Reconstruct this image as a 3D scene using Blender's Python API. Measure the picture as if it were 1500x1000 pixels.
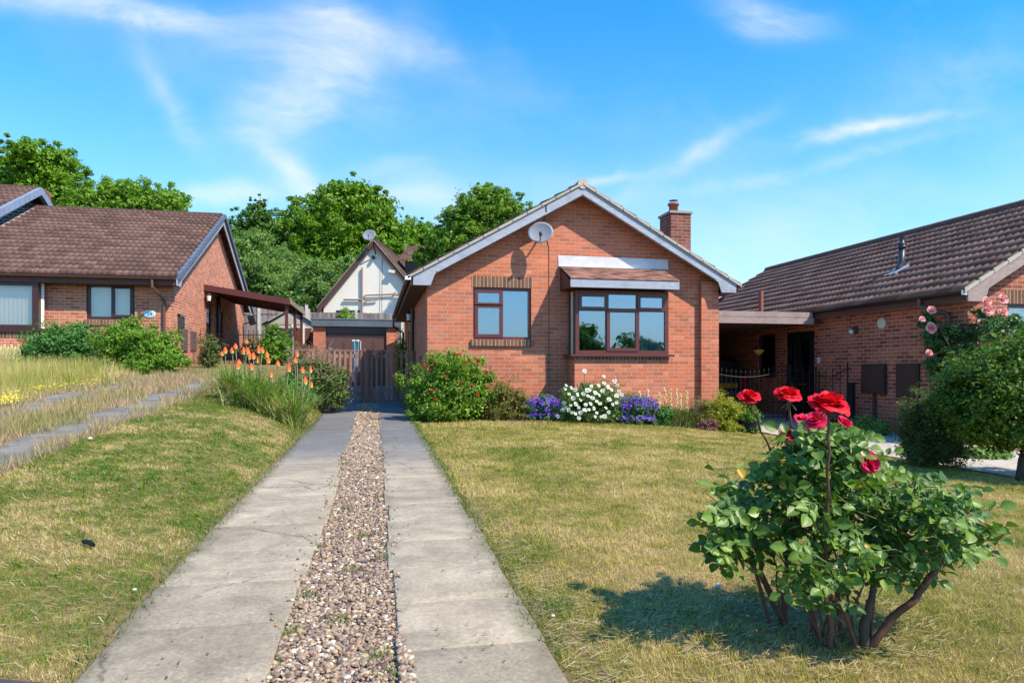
import bpy, bmesh, math, random
import numpy as np
from mathutils import Vector, Matrix

for o in list(bpy.data.objects): bpy.data.objects.remove(o)
S = bpy.context.scene
COL = S.collection
R = math.radians
# ------------------------------------------------------------------ camera
CAMZ = 1.12
YAW = R(11.42)
cd = bpy.data.cameras.new("Camera"); cam = bpy.data.objects.new("Camera", cd); COL.objects.link(cam)
cam.location = (0, 0, CAMZ); cam.rotation_euler = (R(90), 0, -YAW)
cd.sensor_width = 36; cd.lens = 24; cd.shift_y = 43/1500; cd.clip_start = .05; cd.clip_end = 3000
S.camera = cam
# ------------------------------------------------------------------ light
S.view_settings.view_transform = 'Standard'; S.view_settings.look = 'None'
S.view_settings.exposure = 0.66; S.view_settings.gamma = 1
SUN = Vector((.93, -.97, 1.54)).normalized()
sl = bpy.data.lights.new("Sun", 'SUN'); sl.energy = 4.5; sl.angle = R(.8); sl.color = (1, .87, .70)
so = bpy.data.objects.new("Sun", sl); COL.objects.link(so)
so.rotation_euler = SUN.to_track_quat('Z', 'Y').to_euler(); so.location = (10, -15, 25)
W = bpy.data.worlds.new("World"); S.world = W; W.use_nodes = True

ca, sa = math.cos(YAW), math.sin(YAW)
def px(u, v, d):                      # photo pixel + depth -> world point
    r = (u-750)/1000
    return Vector((d*(sa+r*ca), d*(ca-r*sa), CAMZ+d*(543-v)/1000))
def pxY(u, v, Y):
    r = (u-750)/1000
    return px(u, v, Y/(ca-r*sa))
def proj(u, v):                       # gnomonic sky coordinates (x/y, z/y)
    r = (u-750)/1000; y = ca-r*sa
    return (sa+r*ca)/y, ((543-v)/1000)/y

class NT:
    def __init__(s, tree): s.t = tree; s.n = tree.nodes; s.l = tree.links
    def node(s, typ, **kw):
        n = s.n.new(typ)
        for k, v in kw.items(): setattr(n, k, v)
        return n
    def put(s, sock, v):
        if v is None: return
        if isinstance(v, bpy.types.NodeSocket): s.l.new(v, sock)
        elif isinstance(v, (tuple, list)) and len(v) == 3 and sock.type == 'RGBA': sock.default_value = (*v, 1)
        else: sock.default_value = v
    def math(s, op, a, b=None, c=None, clamp=False):
        n = s.node('ShaderNodeMath', operation=op, use_clamp=clamp)
        s.put(n.inputs[0], a); s.put(n.inputs[1], b) if b is not None else None
        if c is not None: s.put(n.inputs[2], c)
        return n.outputs[0]
    def mix(s, f, a, b, mode='MIX'):
        n = s.node('ShaderNodeMix', data_type='RGBA', blend_type=mode)
        s.put(n.inputs[0], f); s.put(n.inputs[6], a); s.put(n.inputs[7], b)
        return n.outputs[2]
    def noise(s, vec, scale, detail=3, rough=.55, dist=0, out=0):
        n = s.node('ShaderNodeTexNoise'); s.put(n.inputs['Vector'], vec)
        n.inputs['Scale'].default_value = scale; n.inputs['Detail'].default_value = detail
        n.inputs['Roughness'].default_value = rough; n.inputs['Distortion'].default_value = dist
        return n.outputs[out]
    def ramp(s, f, stops, interp='LINEAR'):
        n = s.node('ShaderNodeValToRGB'); s.put(n.inputs[0], f); cr = n.color_ramp; cr.interpolation = interp
        while len(cr.elements) < len(stops): cr.elements.new(.5)
        for e, (p, c) in zip(cr.elements, stops):
            e.position = p; e.color = (*c, 1) if isinstance(c, (tuple, list)) else (c, c, c, 1)
        return n.outputs[0]
    def sep(s, v):
        n = s.node('ShaderNodeSeparateXYZ'); s.put(n.inputs[0], v); return n.outputs
    def comb(s, x, y, z=0):
        n = s.node('ShaderNodeCombineXYZ'); s.put(n.inputs[0], x); s.put(n.inputs[1], y); s.put(n.inputs[2], z); return n.outputs[0]
    def mapping(s, vec, scale=(1, 1, 1), rot=(0, 0, 0), loc=(0, 0, 0)):
        n = s.node('ShaderNodeMapping'); s.put(n.inputs[0], vec)
        n.inputs['Scale'].default_value = scale; n.inputs['Rotation'].default_value = rot; n.inputs['Location'].default_value = loc
        return n.outputs[0]

# ------------------------------------------------------------------ sky
def build_world():
    t = NT(W.node_tree); t.n.clear()
    out = t.node('ShaderNodeOutputWorld'); bg = t.node('ShaderNodeBackground'); t.l.new(bg.outputs[0], out.inputs[0])
    sky = t.node('ShaderNodeTexSky', sky_type='NISHITA', sun_disc=False)
    sky.sun_elevation = math.asin(SUN.z); sky.sun_rotation = math.atan2(SUN.x, SUN.y)
    sky.air_density = 1.0; sky.dust_density = .25; sky.ozone_density = 2.5; sky.altitude = 0
    hs = t.node('ShaderNodeHueSaturation'); hs.inputs['Saturation'].default_value = 1.46; hs.inputs['Hue'].default_value = .494
    hs.inputs['Value'].default_value = 1.40
    t.l.new(sky.outputs[0], hs.inputs['Color'])
    tc = t.node('ShaderNodeTexCoord').outputs['Generated']
    x, y, z = t.sep(tc)
    ay = t.math('MAXIMUM', t.math('ABSOLUTE', y), .12)
    X = t.math('DIVIDE', x, ay); Z = t.math('DIVIDE', z, ay)
    P = t.comb(X, Z, 0)
    warp = t.noise(P, 3.0, 4, .6, 0, 1)
    vm = t.node('ShaderNodeVectorMath', operation='MULTIPLY_ADD'); t.l.new(warp, vm.inputs[0])
    vm.inputs[1].default_value = (.14, .10, 0); t.l.new(P, vm.inputs[2])
    Pw = vm.outputs[0]
    # (u, v, half-length px, half-width px, angle deg anticlockwise, strength)
    blobs = [(110, 16, 180, 24, -3, 1.4), (540, 40, 120, 34, -18, .9), (430, 155, 95, 50, 35, 1.1), (490, 90, 120, 60, -50, .55), (330, 60, 150, 60, 0, .3), (700, 300, 300, 50, 4, .35), (1250, 300, 260, 50, 6, .3),
             (250, 165, 75, 18, -55, .55), (430, 262, 62, 20, -38, .95), (330, 290, 70, 14, 5, .75),
             (1135, 22, 85, 26, -8, 1.0), (1265, 190, 125, 11, 10, 1.25), (1020, 228, 120, 13, 33, .6),
             (570, 250, 90, 14, 5, .5), (900, 267, 45, 7, 8, .8), (1180, 245, 240, 10, 14, .4), (640, 55, 60, 20, -50, .35), (620, 290, 90, 22, 0, .5),
             (1150, 390, 170, 60, 0, .35), (1400, 120, 190, 60, 20, .28)]
    tot = None
    for (u, v, L, w, ang, st) in blobs:
        cx, cz = proj(u, v)
        cx += .07; cz += .05
        sc = 1/(ca-(u-750)/1000*sa)
        m = t.node('ShaderNodeMapping', vector_type='TEXTURE'); t.l.new(Pw, m.inputs[0])
        m.inputs['Location'].default_value = (cx, cz, 0); m.inputs['Rotation'].default_value = (0, 0, R(ang))
        m.inputs['Scale'].default_value = (L/1000*sc, w/1000*sc, 1)
        ln = t.node('ShaderNodeVectorMath', operation='DOT_PRODUCT'); t.l.new(m.outputs[0], ln.inputs[0]); t.l.new(m.outputs[0], ln.inputs[1])
        g = t.math('MULTIPLY', t.math('POWER', 2.718, t.math('MULTIPLY', ln.outputs['Value'], -1.0)), st)
        tot = g if tot is None else t.math('ADD', tot, g)
    fb = t.noise(t.mapping(Pw, (5, 13, 1), (0, 0, R(20))), 1.0, 7, .62, .4)
    fb2 = t.noise(t.mapping(Pw, (2.2, 2.6, 1), (0, 0, R(-30))), 1.0, 6, .6, .2)
    base = t.math('MULTIPLY', t.math('SUBTRACT', fb2, .50), .7, clamp=True)
    f = t.math('MULTIPLY', t.math('MULTIPLY', tot, 1.05), t.ramp(fb, [(.26, .05), (.78, 1.0)]))
    f = t.math('ADD', f, base)
    f = t.math('MULTIPLY', f, 1.0, clamp=True)
    # veil near the horizon
    hz = t.math('POWER', 2.718, t.math('MULTIPLY', t.math('MAXIMUM', Z, 0), -4.6))
    veil = t.mix(t.math('MULTIPLY', hz, .92), hs.outputs[0], (2.7, 3.75, 4.9))
    f = t.math('MULTIPLY', f, .86)
    up = t.math('GREATER_THAN', z, 0)
    f = t.math('MULTIPLY', f, up)
    c = t.mix(f, veil, (4.9, 5.1, 5.7))
    t.l.new(c, bg.inputs[0]); bg.inputs[1].default_value = .134
build_world()

# ------------------------------------------------------------------ materials
MATS = {}
def mat(name, fn=None):
    if name in MATS: return MATS[name]
    m = bpy.data.materials.new(name); m.use_nodes = True; t = NT(m.node_tree); t.n.clear()
    out = t.node('ShaderNodeOutputMaterial'); t.out = out
    fn(t); MATS[name] = m
    return m
def bsdf(t, col, rough=.8, spec=.3, bump=None, bstr=.3, bdist=.01, metal=0):
    b = t.node('ShaderNodeBsdfPrincipled'); t.put(b.inputs['Base Color'], col); t.put(b.inputs['Roughness'], rough)
    b.inputs['Specular IOR Level'].default_value = spec; b.inputs['Metallic'].default_value = metal
    if bump is not None:
        n = t.node('ShaderNodeBump'); n.inputs['Strength'].default_value = bstr; n.inputs['Distance'].default_value = bdist
        t.l.new(bump, n.inputs['Height']); t.l.new(n.outputs[0], b.inputs['Normal'])
    t.l.new(b.outputs[0], t.out.inputs[0]); return b
def OC(t): return t.node('ShaderNodeTexCoord').outputs['Object']
def plain(name, c, rough=.6, var=.15, spec=.3, scale=9, metal=0, bstr=.15):
    def f(t):
        o = OC(t); n = t.noise(o, scale, 5); n2 = t.noise(o, scale*.17, 3)
        k = t.math('ADD', t.math('MULTIPLY', t.math('SUBTRACT', n, .5), var*2), 1)
        k = t.math('ADD', k, t.math('MULTIPLY', t.math('SUBTRACT', n2, .5), var*2))
        bsdf(t, t.mix(1.0, c, t.comb(k, k, k), 'MULTIPLY'), rough, spec, n, bstr, .004, metal)
    return mat(name, f)
def brick_mat(name, cols, mortar, soldier=False, dim=1.0, rowoff=0.0, dirt=.35):
    def f(t):
        o = OC(t); x, y, z = t.sep(o)
        g = t.node('ShaderNodeNewGeometry'); nx, ny, nz = t.sep(g.outputs['True Normal'])
        side = t.math('GREATER_THAN', t.math('ABSOLUTE', nx), .6)
        a = t.math('ADD', t.math('MULTIPLY', x, t.math('SUBTRACT', 1, side)), t.math('MULTIPLY', y, side))
        # wobble the joints a little so the bond is not ruler straight
        nv = t.noise(o, 2.2, 2, .5, 0, 1)
        vm = t.node('ShaderNodeVectorMath', operation='MULTIPLY_ADD'); t.l.new(nv, vm.inputs[0]); vm.inputs[1].default_value = (.008, .006, 0)
        t.l.new(t.comb(t.math('ADD', a, 50.0), t.math('ADD', z, 30.0+rowoff), 0), vm.inputs[2])
        vec = vm.outputs[0]
        def bt():
            b = t.node('ShaderNodeTexBrick'); t.l.new(vec, b.inputs['Vector'])
            b.inputs['Scale'].default_value = 1
            b.inputs['Brick Width'].default_value = .075 if soldier else .225
            b.inputs['Row Height'].default_value = 2.25 if soldier else .075
            b.inputs['Mortar Size'].default_value = .0068; b.inputs['Mortar Smooth'].default_value = .35
            b.offset = 0 if soldier else .5
            return b
        b = bt()
        b.inputs['Color1'].default_value = (0, 0, 0, 1); b.inputs['Color2'].default_value = (1, 1, 1, 1); b.inputs['Mortar'].default_value = (.5, .5, .5, 1)
        n = len(cols)
        col = t.ramp(b.outputs['Color'], [((i+.5)/n, c) for i, c in enumerate(cols)])
        nn = t.noise(o, 26, 5, .65); n3 = t.noise(o, 1.1, 4, .6)
        k = t.math('ADD', t.math('MULTIPLY', nn, .6), .72)
        col = t.mix(1.0, col, t.comb(k, k, k), 'MULTIPLY')
        big = t.ramp(n3, [(.35, 1-dirt*.7), (.62, 1.08)])
        col = t.mix(1.0, col, big, 'MULTIPLY')
        mc = t.mix(t.noise(o, 7, 4), tuple(c*.72 for c in mortar), mortar)
        col = t.mix(b.outputs['Fac'], col, mc)
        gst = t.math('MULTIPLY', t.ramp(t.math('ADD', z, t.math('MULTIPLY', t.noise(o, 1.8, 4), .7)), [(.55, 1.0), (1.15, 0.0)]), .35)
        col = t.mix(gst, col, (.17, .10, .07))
        if dim != 1: col = t.mix(1.0, col, (dim, dim, dim), 'MULTIPLY')
        h = t.math('ADD', t.math('MULTIPLY', t.math('SUBTRACT', 1, b.outputs['Fac']), 1.0), t.math('MULTIPLY', nn, .35))
        bsdf(t, col, .88, .2, h, .55, .006)
    return mat(name, f)
BR_MAIN = brick_mat('brick_orange', [(.36, .135, .085), (.53, .17, .095), (.46, .135, .075), (.60, .22, .125), (.42, .14, .085), (.57, .17, .09), (.43, .17, .115)], (.60, .35, .245), rowoff=.02, dirt=.2)
BR_LEFT = brick_mat('brick_salmon', [(.36, .13, .08), (.52, .19, .12), (.60, .24, .155), (.44, .15, .095), (.42, .19, .12)], (.84, .50, .35), dirt=.2)
BR_RIGHT = brick_mat('brick_red', [(.21, .065, .042), (.38, .11, .065), (.46, .135, .078), (.29, .08, .05), (.42, .14, .088)], (.56, .40, .31))
BR_SOL = brick_mat('brick_brown_soldier', [(.14, .075, .052), (.20, .105, .07), (.17, .09, .06), (.24, .125, .085)], (.55, .42, .30), soldier=True)
BR_CH = brick_mat('brick_chimney', [(.25, .085, .06), (.40, .12, .08), (.30, .16, .12), (.36, .10, .07)], (.40, .30, .25), dirt=.6)
def tile_mat(name, c1, c2, moss=.3, mcol=(.42, .40, .33)):
    def f(t):
        o = OC(t); at = t.node('ShaderNodeAttribute', attribute_name='tint').outputs['Fac']
        n = t.noise(o, 12, 6, .7); n2 = t.noise(o, .8, 3)
        col = t.mix(at, c1, c2)
        k = t.math('ADD', t.math('MULTIPLY', n, .8), .6)
        col = t.mix(1.0, col, t.comb(k, k, k), 'MULTIPLY')
        sp = t.ramp(t.noise(o, 9, 4, .6), [(.66, 0.0), (.74, 1.0)])
        col = t.mix(t.math('MULTIPLY', sp, moss*1.6), col, mcol)
        sp2 = t.ramp(t.noise(o, 5, 6, .75), [(.55, 0.0), (.75, 1.0)])
        col = t.mix(t.math('MULTIPLY', sp2, moss), col, (.16, .13, .05))
        bsdf(t, col, .85, .25, n, .4, .008)
    return mat(name, f)
TL_L = tile_mat('roof_tile_weathered', (.085, .050, .043), (.16, .095, .082), .5)
TL_R = tile_mat('roof_tile_brown', (.155, .082, .062), (.27, .15, .118), .30)
TL_M = tile_mat('roof_tile_main', (.13, .08, .065), (.22, .14, .11), .45)
TL_BAY = tile_mat('plain_tile_bay', (.11, .055, .042), (.33, .17, .135), .5)
def grey_wood(name, c, c2):
    def f(t):
        o = OC(t)
        n = t.noise(t.mapping(o, (2, 2, 9)), 5, 5, .7, .6); n2 = t.noise(o, 2.3, 4)
        col = t.mix(t.ramp(n, [(.35, 0.0), (.65, 1.0)]), c, c2)
        col = t.mix(t.ramp(n2, [(.55, 0.0), (.75, .5)]), col, tuple(v*.55 for v in c))
        bsdf(t, col, .6, .3, n, .25, .004)
    return mat(name, f)
TRIM = grey_wood('painted_bargeboard', (.27, .30, .38), (.40, .44, .51))
TRIM_R = grey_wood('weathered_bargeboard', (.27, .20, .19), (.40, .31, .29))
LEAD = plain('lead_flashing', (.56, .57, .62), .5, .25, .4, 6)
LEAD2 = plain('dull_lead', (.34, .36, .40), .6, .3, .4, 6)
UPVC = plain('brown_window_frame', (.115, .030, .028), .35, .12, .5)
UPVC_D = plain('dark_window_frame', (.045, .016, .018), .35, .12, .5)
GUT = plain('brown_gutter', (.13, .062, .050), .35, .15, .5)
GUT_D = plain('black_gutter', (.02, .016, .016), .3, .1, .5)
SOFF = plain('brown_soffit', (.11, .062, .045), .7, .2)
FASC = plain('brown_fascia', (.10, .05, .042), .6, .2)
VERGE = plain('verge_mortar', (.42, .38, .32), .9, .35, .2, 5)
MORTAR = plain('capping_mortar', (.30, .27, .24), .9, .3)
RENDER = plain('cream_render', (.82, .78, .70), .9, .07, .2, 3)
TERRA = plain('terracotta', (.30, .10, .07), .8, .2)
CONC_POST = plain('concrete_post', (.50, .48, .42), .9, .2)
BLACK = plain('black_paint', (.012, .012, .014), .55, .1, .25)
DARKMET = plain('dark_grey_plastic', (.035, .045, .06), .4, .1, .5)
DISHM = plain('dish_grey', (.24, .26, .30), .45, .1, .4)
WHITE = plain('white_plastic', (.75, .75, .72), .4, .06, .4)
CREAM = plain('cream_plastic', (.62, .58, .45), .5, .08, .4)
CURT = plain('white_blind', (.90, .86, .80), .8, .04, .2)
NET = plain('net_curtain', (.66, .70, .74), .9, .12, .1, 14)
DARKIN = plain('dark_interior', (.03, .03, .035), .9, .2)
METERBOX = plain('brown_meter_box', (.050, .030, .028), .5, .1, .4)
METERBOX_L = plain('faded_meter_box', (.13, .085, .085), .6, .2, .4)
GDOOR = plain('brown_garage_door', (.105, .052, .05), .45, .12, .4)
FELT = plain('grey_felt_roof', (.16, .19, .22), .8, .25)
CANOPY = plain('brown_canopy', (.10, .030, .028), .5, .15, .3)
def planks(name, c1, c2, w=.1, axis='x'):
    def f(t):
        o = OC(t); x, y, z = t.sep(o)
        a = x if axis == 'x' else (y if axis == 'y' else z)
        q = t.math('FLOOR', t.math('DIVIDE', a, w)); wn = t.node('ShaderNodeTexWhiteNoise', noise_dimensions='1D'); t.l.new(q, wn.inputs['W'])
        n = t.noise(t.mapping(o, (12, 12, 1.2) if axis != 'z' else (1.2, 1.2, 12)), 3, 5, .7)
        col = t.mix(wn.outputs[0], c1, c2); k = t.math('ADD', t.math('MULTIPLY', n, 1.0), .5)
        bsdf(t, t.mix(1.0, col, t.comb(k, k, k), 'MULTIPLY'), .85, .2, n, .4, .004)
    return mat(name, f)
FENCEW = planks('weathered_fence_boards', (.16, .13, .13), (.30, .25, .24), .11)
GATEW = planks('brown_gate_wood', (.24, .115, .08), (.38, .23, .17), .118)
SHEDW = planks('pale_shed_boards', (.38, .40, .40), (.52, .53, .52), .14, 'z')
BROWNW = planks('brown_stained_wood', (.12, .05, .035), (.20, .09, .06), .12)
def glass_mat(name, refl=.30, tint=(.75, .85, .9)):
    def f(t):
        gl = t.node('ShaderNodeBsdfGlossy'); gl.inputs['Roughness'].default_value = .015; gl.inputs['Color'].default_value = (.66, .84, 1, 1)
        tr = t.node('ShaderNodeBsdfTransparent'); tr.inputs['Color'].default_value = (*tint, 1)
        o = OC(t); n = t.noise(o, 1.3, 2); bp = t.node('ShaderNodeBump'); bp.inputs['Strength'].default_value = .12; bp.inputs['Distance'].default_value = .02
        t.l.new(n, bp.inputs['Height']); t.l.new(bp.outputs[0], gl.inputs['Normal'])
        fr = t.node('ShaderNodeLayerWeight'); fr.inputs['Blend'].default_value = .25
        fac = t.math('ADD', t.math('MULTIPLY', fr.outputs['Fresnel'], .7), refl, clamp=True)
        mx = t.node('ShaderNodeMixShader'); t.l.new(fac, mx.inputs[0]); t.l.new(tr.outputs[0], mx.inputs[1]); t.l.new(gl.outputs[0], mx.inputs[2])
        t.l.new(mx.outputs[0], t.out.inputs[0])
    return mat(name, f)
GLASS = glass_mat('window_glass', .27, (.62, .74, .80)); GLASS_C = glass_mat('clear_window_glass', .08, (.96, .96, .94))
def leaf_mat(name, c1, c2, rough=.5, trans=.35, spec=.35, c3=None):
    def f(t):
        at = t.node('ShaderNodeAttribute', attribute_name='tint').outputs['Fac']
        o = OC(t); n = t.noise(o, 1.7, 3)
        k = t.math('ADD', t.math('MULTIPLY', at, .75), t.math('MULTIPLY', t.math('SUBTRACT', n, .38), .9), clamp=True)
        col = t.mix(k, c1, c2)
        if c3: col = t.mix(t.math('GREATER_THAN', at, .965), col, c3)
        b = t.node('ShaderNodeBsdfPrincipled'); t.l.new(col, b.inputs['Base Color']); b.inputs['Roughness'].default_value = rough
        b.inputs['Specular IOR Level'].default_value = spec
        tr = t.node('ShaderNodeBsdfTranslucent'); t.l.new(t.mix(1.0, col, (1.25, 1.35, .55), 'MULTIPLY'), tr.inputs['Color'])
        mx = t.node('ShaderNodeMixShader'); mx.inputs[0].default_value = trans
        t.l.new(b.outputs[0], mx.inputs[1]); t.l.new(tr.outputs[0], mx.inputs[2]); t.l.new(mx.outputs[0], t.out.inputs[0])
    return mat(name, f)
BARK = plain('bark', (.10, .075, .055), .9, .4, .2, 20, 0, .6)
STEMR = plain('rose_stem', (.15, .072, .05), .6, .3, .3, 30, 0, .4)
STEMG = plain('green_stem', (.10, .15, .05), .6, .3)
DRYST = plain('dry_twigs', (.26, .19, .13), .9, .3)

# ------------------------------------------------------------------ mesh helpers
class MB:
    def __init__(s): s.v = []; s.f = []
    def add(s, vs, fs):
        b = len(s.v); s.v += [tuple(v) for v in vs]; s.f += [tuple(b+i for i in f) for f in fs]; return s
    def box(s, x0, x1, y0, y1, z0, z1):
        return s.add([(x0, y0, z0), (x1, y0, z0), (x1, y1, z0), (x0, y1, z0), (x0, y0, z1), (x1, y0, z1), (x1, y1, z1), (x0, y1, z1)],
                     [(0, 3, 2, 1), (4, 5, 6, 7), (0, 1, 5, 4), (1, 2, 6, 5), (2, 3, 7, 6), (3, 0, 4, 7)])
    def obox(s, c, ax, ay, az, h):       # oriented box, half sizes h
        c = Vector(c); A = [Vector(ax)*h[0], Vector(ay)*h[1], Vector(az)*h[2]]
        vs = [c+A[0]*i+A[1]*j+A[2]*k for k in (-1, 1) for j in (-1, 1) for i in (-1, 1)]
        return s.add(vs, [(0, 2, 3, 1), (4, 5, 7, 6), (0, 1, 5, 4), (1, 3, 7, 5), (3, 2, 6, 7), (2, 0, 4, 6)])
    def prism(s, poly, a0, a1, axis='y'):  # poly in the two other axes
        n = len(poly)
        def P(p, a): return (p[0], a, p[1]) if axis == 'y' else ((a, p[0], p[1]) if axis == 'x' else (p[0], p[1], a))
        vs = [P(p, a0) for p in poly]+[P(p, a1) for p in poly]
        fs = [tuple(range(n)), tuple(range(2*n-1, n-1, -1))]+[(i, i+n, (i+1) % n+n, (i+1) % n) for i in range(n)]
        return s.add(vs, fs)
    def tube(s, pts, rad, n=8, cap=True):
        pts = [Vector(p) for p in pts]; m = len(pts)
        if not isinstance(rad, (list, tuple)): rad = [rad]*m
        b = len(s.v); up = Vector((0, 0, 1)); prev = None
        for i, p in enumerate(pts):
            d = (pts[min(i+1, m-1)]-pts[max(i-1, 0)]).normalized()
            if prev is None:
                a = d.cross(up)
                if a.length < .1: a = d.cross(Vector((1, 0, 0)))
            else: a = prev-d*prev.dot(d)
            a.normalize(); prev = a; c = d.cross(a)
            for k in range(n):
                q = 2*math.pi*k/n; s.v.append(tuple(p+(a*math.cos(q)+c*math.sin(q))*rad[i]))
        for i in range(m-1):
            for k in range(n):
                s.f.append((b+i*n+k, b+i*n+(k+1) % n, b+(i+1)*n+(k+1) % n, b+(i+1)*n+k))
        if cap:
            s.f.append(tuple(b+k for k in range(n-1, -1, -1))); s.f.append(tuple(b+(m-1)*n+k for k in range(n)))
        return s
    def lathe(s, prof, c=(0, 0, 0), n=20, M=None):
        b = len(s.v); m = len(prof); c = Vector(c)
        for (r, z) in prof:
            for k in range(n):
                q = 2*math.pi*k/n; p = Vector((r*math.cos(q), r*math.sin(q), z))
                if M is not None: p = M @ p
                s.v.append(tuple(c+p))
        for i in range(m-1):
            for k in range(n): s.f.append((b+i*n+k, b+i*n+(k+1) % n, b+(i+1)*n+(k+1) % n, b+(i+1)*n+k))
        s.f.append(tuple(b+k for k in range(n-1, -1, -1))); s.f.append(tuple(b+(m-1)*n+k for k in range(n)))
        return s
    def ell(s, c, r, n=10, m=7, M=None):
        return s.lathe([(max(1e-4, math.sin(math.pi*i/m)), -math.cos(math.pi*i/m)) for i in range(m+1)], c, n,
                       (M or Matrix.Identity(3)) @ Matrix.Diagonal(Vector(r)))
    def build(s, name, m, parent=None, smooth=False, bevel=0):
        me = bpy.data.meshes.new(name); me.from_pydata(s.v, [], s.f); me.validate(); me.update()
        bm = bmesh.new(); bm.from_mesh(me); bmesh.ops.recalc_face_normals(bm, faces=bm.faces); bm.to_mesh(me); bm.free()
        if smooth:
            me.polygons.foreach_set('use_smooth', [True]*len(me.polygons))
        o = link(name, me, m, parent)
        if bevel:
            md = o.modifiers.new('b', 'BEVEL'); md.width = bevel; md.segments = 2; md.limit_method = 'ANGLE'
        return o
def link(name, me, m, parent=None):
    if m is not None: me.materials.append(m)
    o = bpy.data.objects.new(name, me); COL.objects.link(o)
    if parent is not None:
        o.parent = parent
        L = Vector((0, 0, 0)); p = parent
        while p is not None: L += p.location; p = p.parent if p.parent else None
        o.matrix_parent_inverse = Matrix.Translation(-L) if parent.type == 'EMPTY' else Matrix.Identity(4)
    return o
def npmesh(name, V, F, m, parent=None, tint=None, smooth=False):
    V = np.asarray(V, np.float32); F = np.asarray(F, np.int32); k = F.shape[1]
    me = bpy.data.meshes.new(name); me.vertices.add(len(V)); me.vertices.foreach_set('co', V.ravel())
    me.loops.add(F.size); me.loops.foreach_set('vertex_index', F.ravel())
    me.polygons.add(len(F)); me.polygons.foreach_set('loop_start', np.arange(0, F.size, k, dtype=np.int32))
    try: me.polygons.foreach_set('loop_total', np.full(len(F), k, np.int32))
    except Exception: pass
    if smooth: me.polygons.foreach_set('use_smooth', np.ones(len(F), bool))
    if tint is not None:
        a = me.attributes.new('tint', 'FLOAT', 'POINT'); a.data.foreach_set('value', np.asarray(tint, np.float32))
    me.update(calc_edges=True)
    return link(name, me, m, parent)
def tag(o, label=None, cat=None, group=None, kind=None):
    if label: o['label'] = label
    if cat: o['category'] = cat
    if group: o['group'] = group
    if kind: o['kind'] = kind
    return o
def thing(name, loc, label, cat, group=None):
    o = bpy.data.objects.new(name, None); COL.objects.link(o); o.location = loc; o.empty_display_size = .2
    return tag(o, label, cat, group)

# ------------------------------------------------------------------ terrain
def sm(t): t = np.clip(t, 0, 1); return t*t*(3-2*t)
def zt(x, y):
    x = np.asarray(x, float); y = np.asarray(y, float)
    yy = np.maximum(y, -4)
    zd = .018*yy + np.clip((y-15)/9, 0, 1)*.17
    zl = np.where(y > 2.5, -.08+.068*np.minimum(y, 18)+.06*np.clip(y-18, 0, 40), .018*yy+.045)
    zr = -.15+.03*np.clip(y-10, 0, 8)+0*x
    zr = np.where(y < 3, zr+(zd-zr)*sm((3-y)/3), zr)
    back = .10*np.clip(y-26, 0, 45)
    zd = zd+back; zr = zr+back+.25*sm((y-20)/8)
    t = np.clip((-1.03-x)/1.77, 0, 1)
    z = zd+(zl-zd)*t**.62+.05*np.sin(math.pi*t)*np.clip(y/6, 0, 1)*(y < 30)
    s = np.clip((x-.67)/6.73, 0, 1)
    zz = zd+(zr-zd)*s**1.4+.05*np.sin(math.pi*s)*np.clip((y-2)/8, 0, 1)
    z = np.where(x > .67, zz, z)
    bump = .012*np.sin(x*2.7+1.3*np.sin(y*1.9))*np.cos(y*2.3+x)
    inl = ((x < -1.15) | (x > .8)) & (x < 7.2) & (y > 2)
    return np.where(inl, z+bump, z)
def zs(x, y): return float(zt(x, y))

def ground_mat(t):
    o = OC(t); n = t.noise(o, .9, 5, .6); n2 = t.noise(o, 7, 5, .65); n3 = t.noise(o, 60, 3, .7)
    col = t.mix(t.ramp(n, [(.4, 0.0), (.62, 1.0)]), (.12, .115, .03), (.25, .185, .08))
    col = t.mix(t.ramp(n2, [(.4, 0.0), (.7, .8)]), col, (.20, .14, .08))
    k = t.math('ADD', t.math('MULTIPLY', n3, 1.1), .45)
    col = t.mix(1.0, col, t.comb(k, k, k), 'MULTIPLY')
    bsdf(t, col, .95, .1, n3, .7, .02)
GROUND = mat('dry_lawn_soil', ground_mat)
xs = np.concatenate([[-900, -400, -150, -70, -40, -28], np.arange(-20, -4, .5), np.arange(-4, 8, .12), np.arange(8, 18, .5), [22, 30, 45, 80, 160, 400, 900]])
ys = np.concatenate([[-900, -400, -150, -60, -30, -15, -8, -5, -4, -3], np.arange(-2, 15, .12), np.arange(15, 30, .5), [32, 36, 42, 50, 60, 72, 90, 150, 400, 1200]])
GX, GY = np.meshgrid(xs, ys); GZ = zt(GX, GY)
hole = (GX > -.98) & (GX < .62) & (GY > -2) & (GY < 24)
GZ = np.where(hole, GZ-.035, GZ)
nx_, ny_ = len(xs), len(ys)
idx = np.arange(nx_*ny_).reshape(ny_, nx_)
F = np.stack([idx[:-1, :-1], idx[:-1, 1:], idx[1:, 1:], idx[1:, :-1]], -1).reshape(-1, 4)
tag(npmesh('ground', np.stack([GX, GY, GZ], -1).reshape(-1, 3), F, GROUND, smooth=True), kind='structure')

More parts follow.
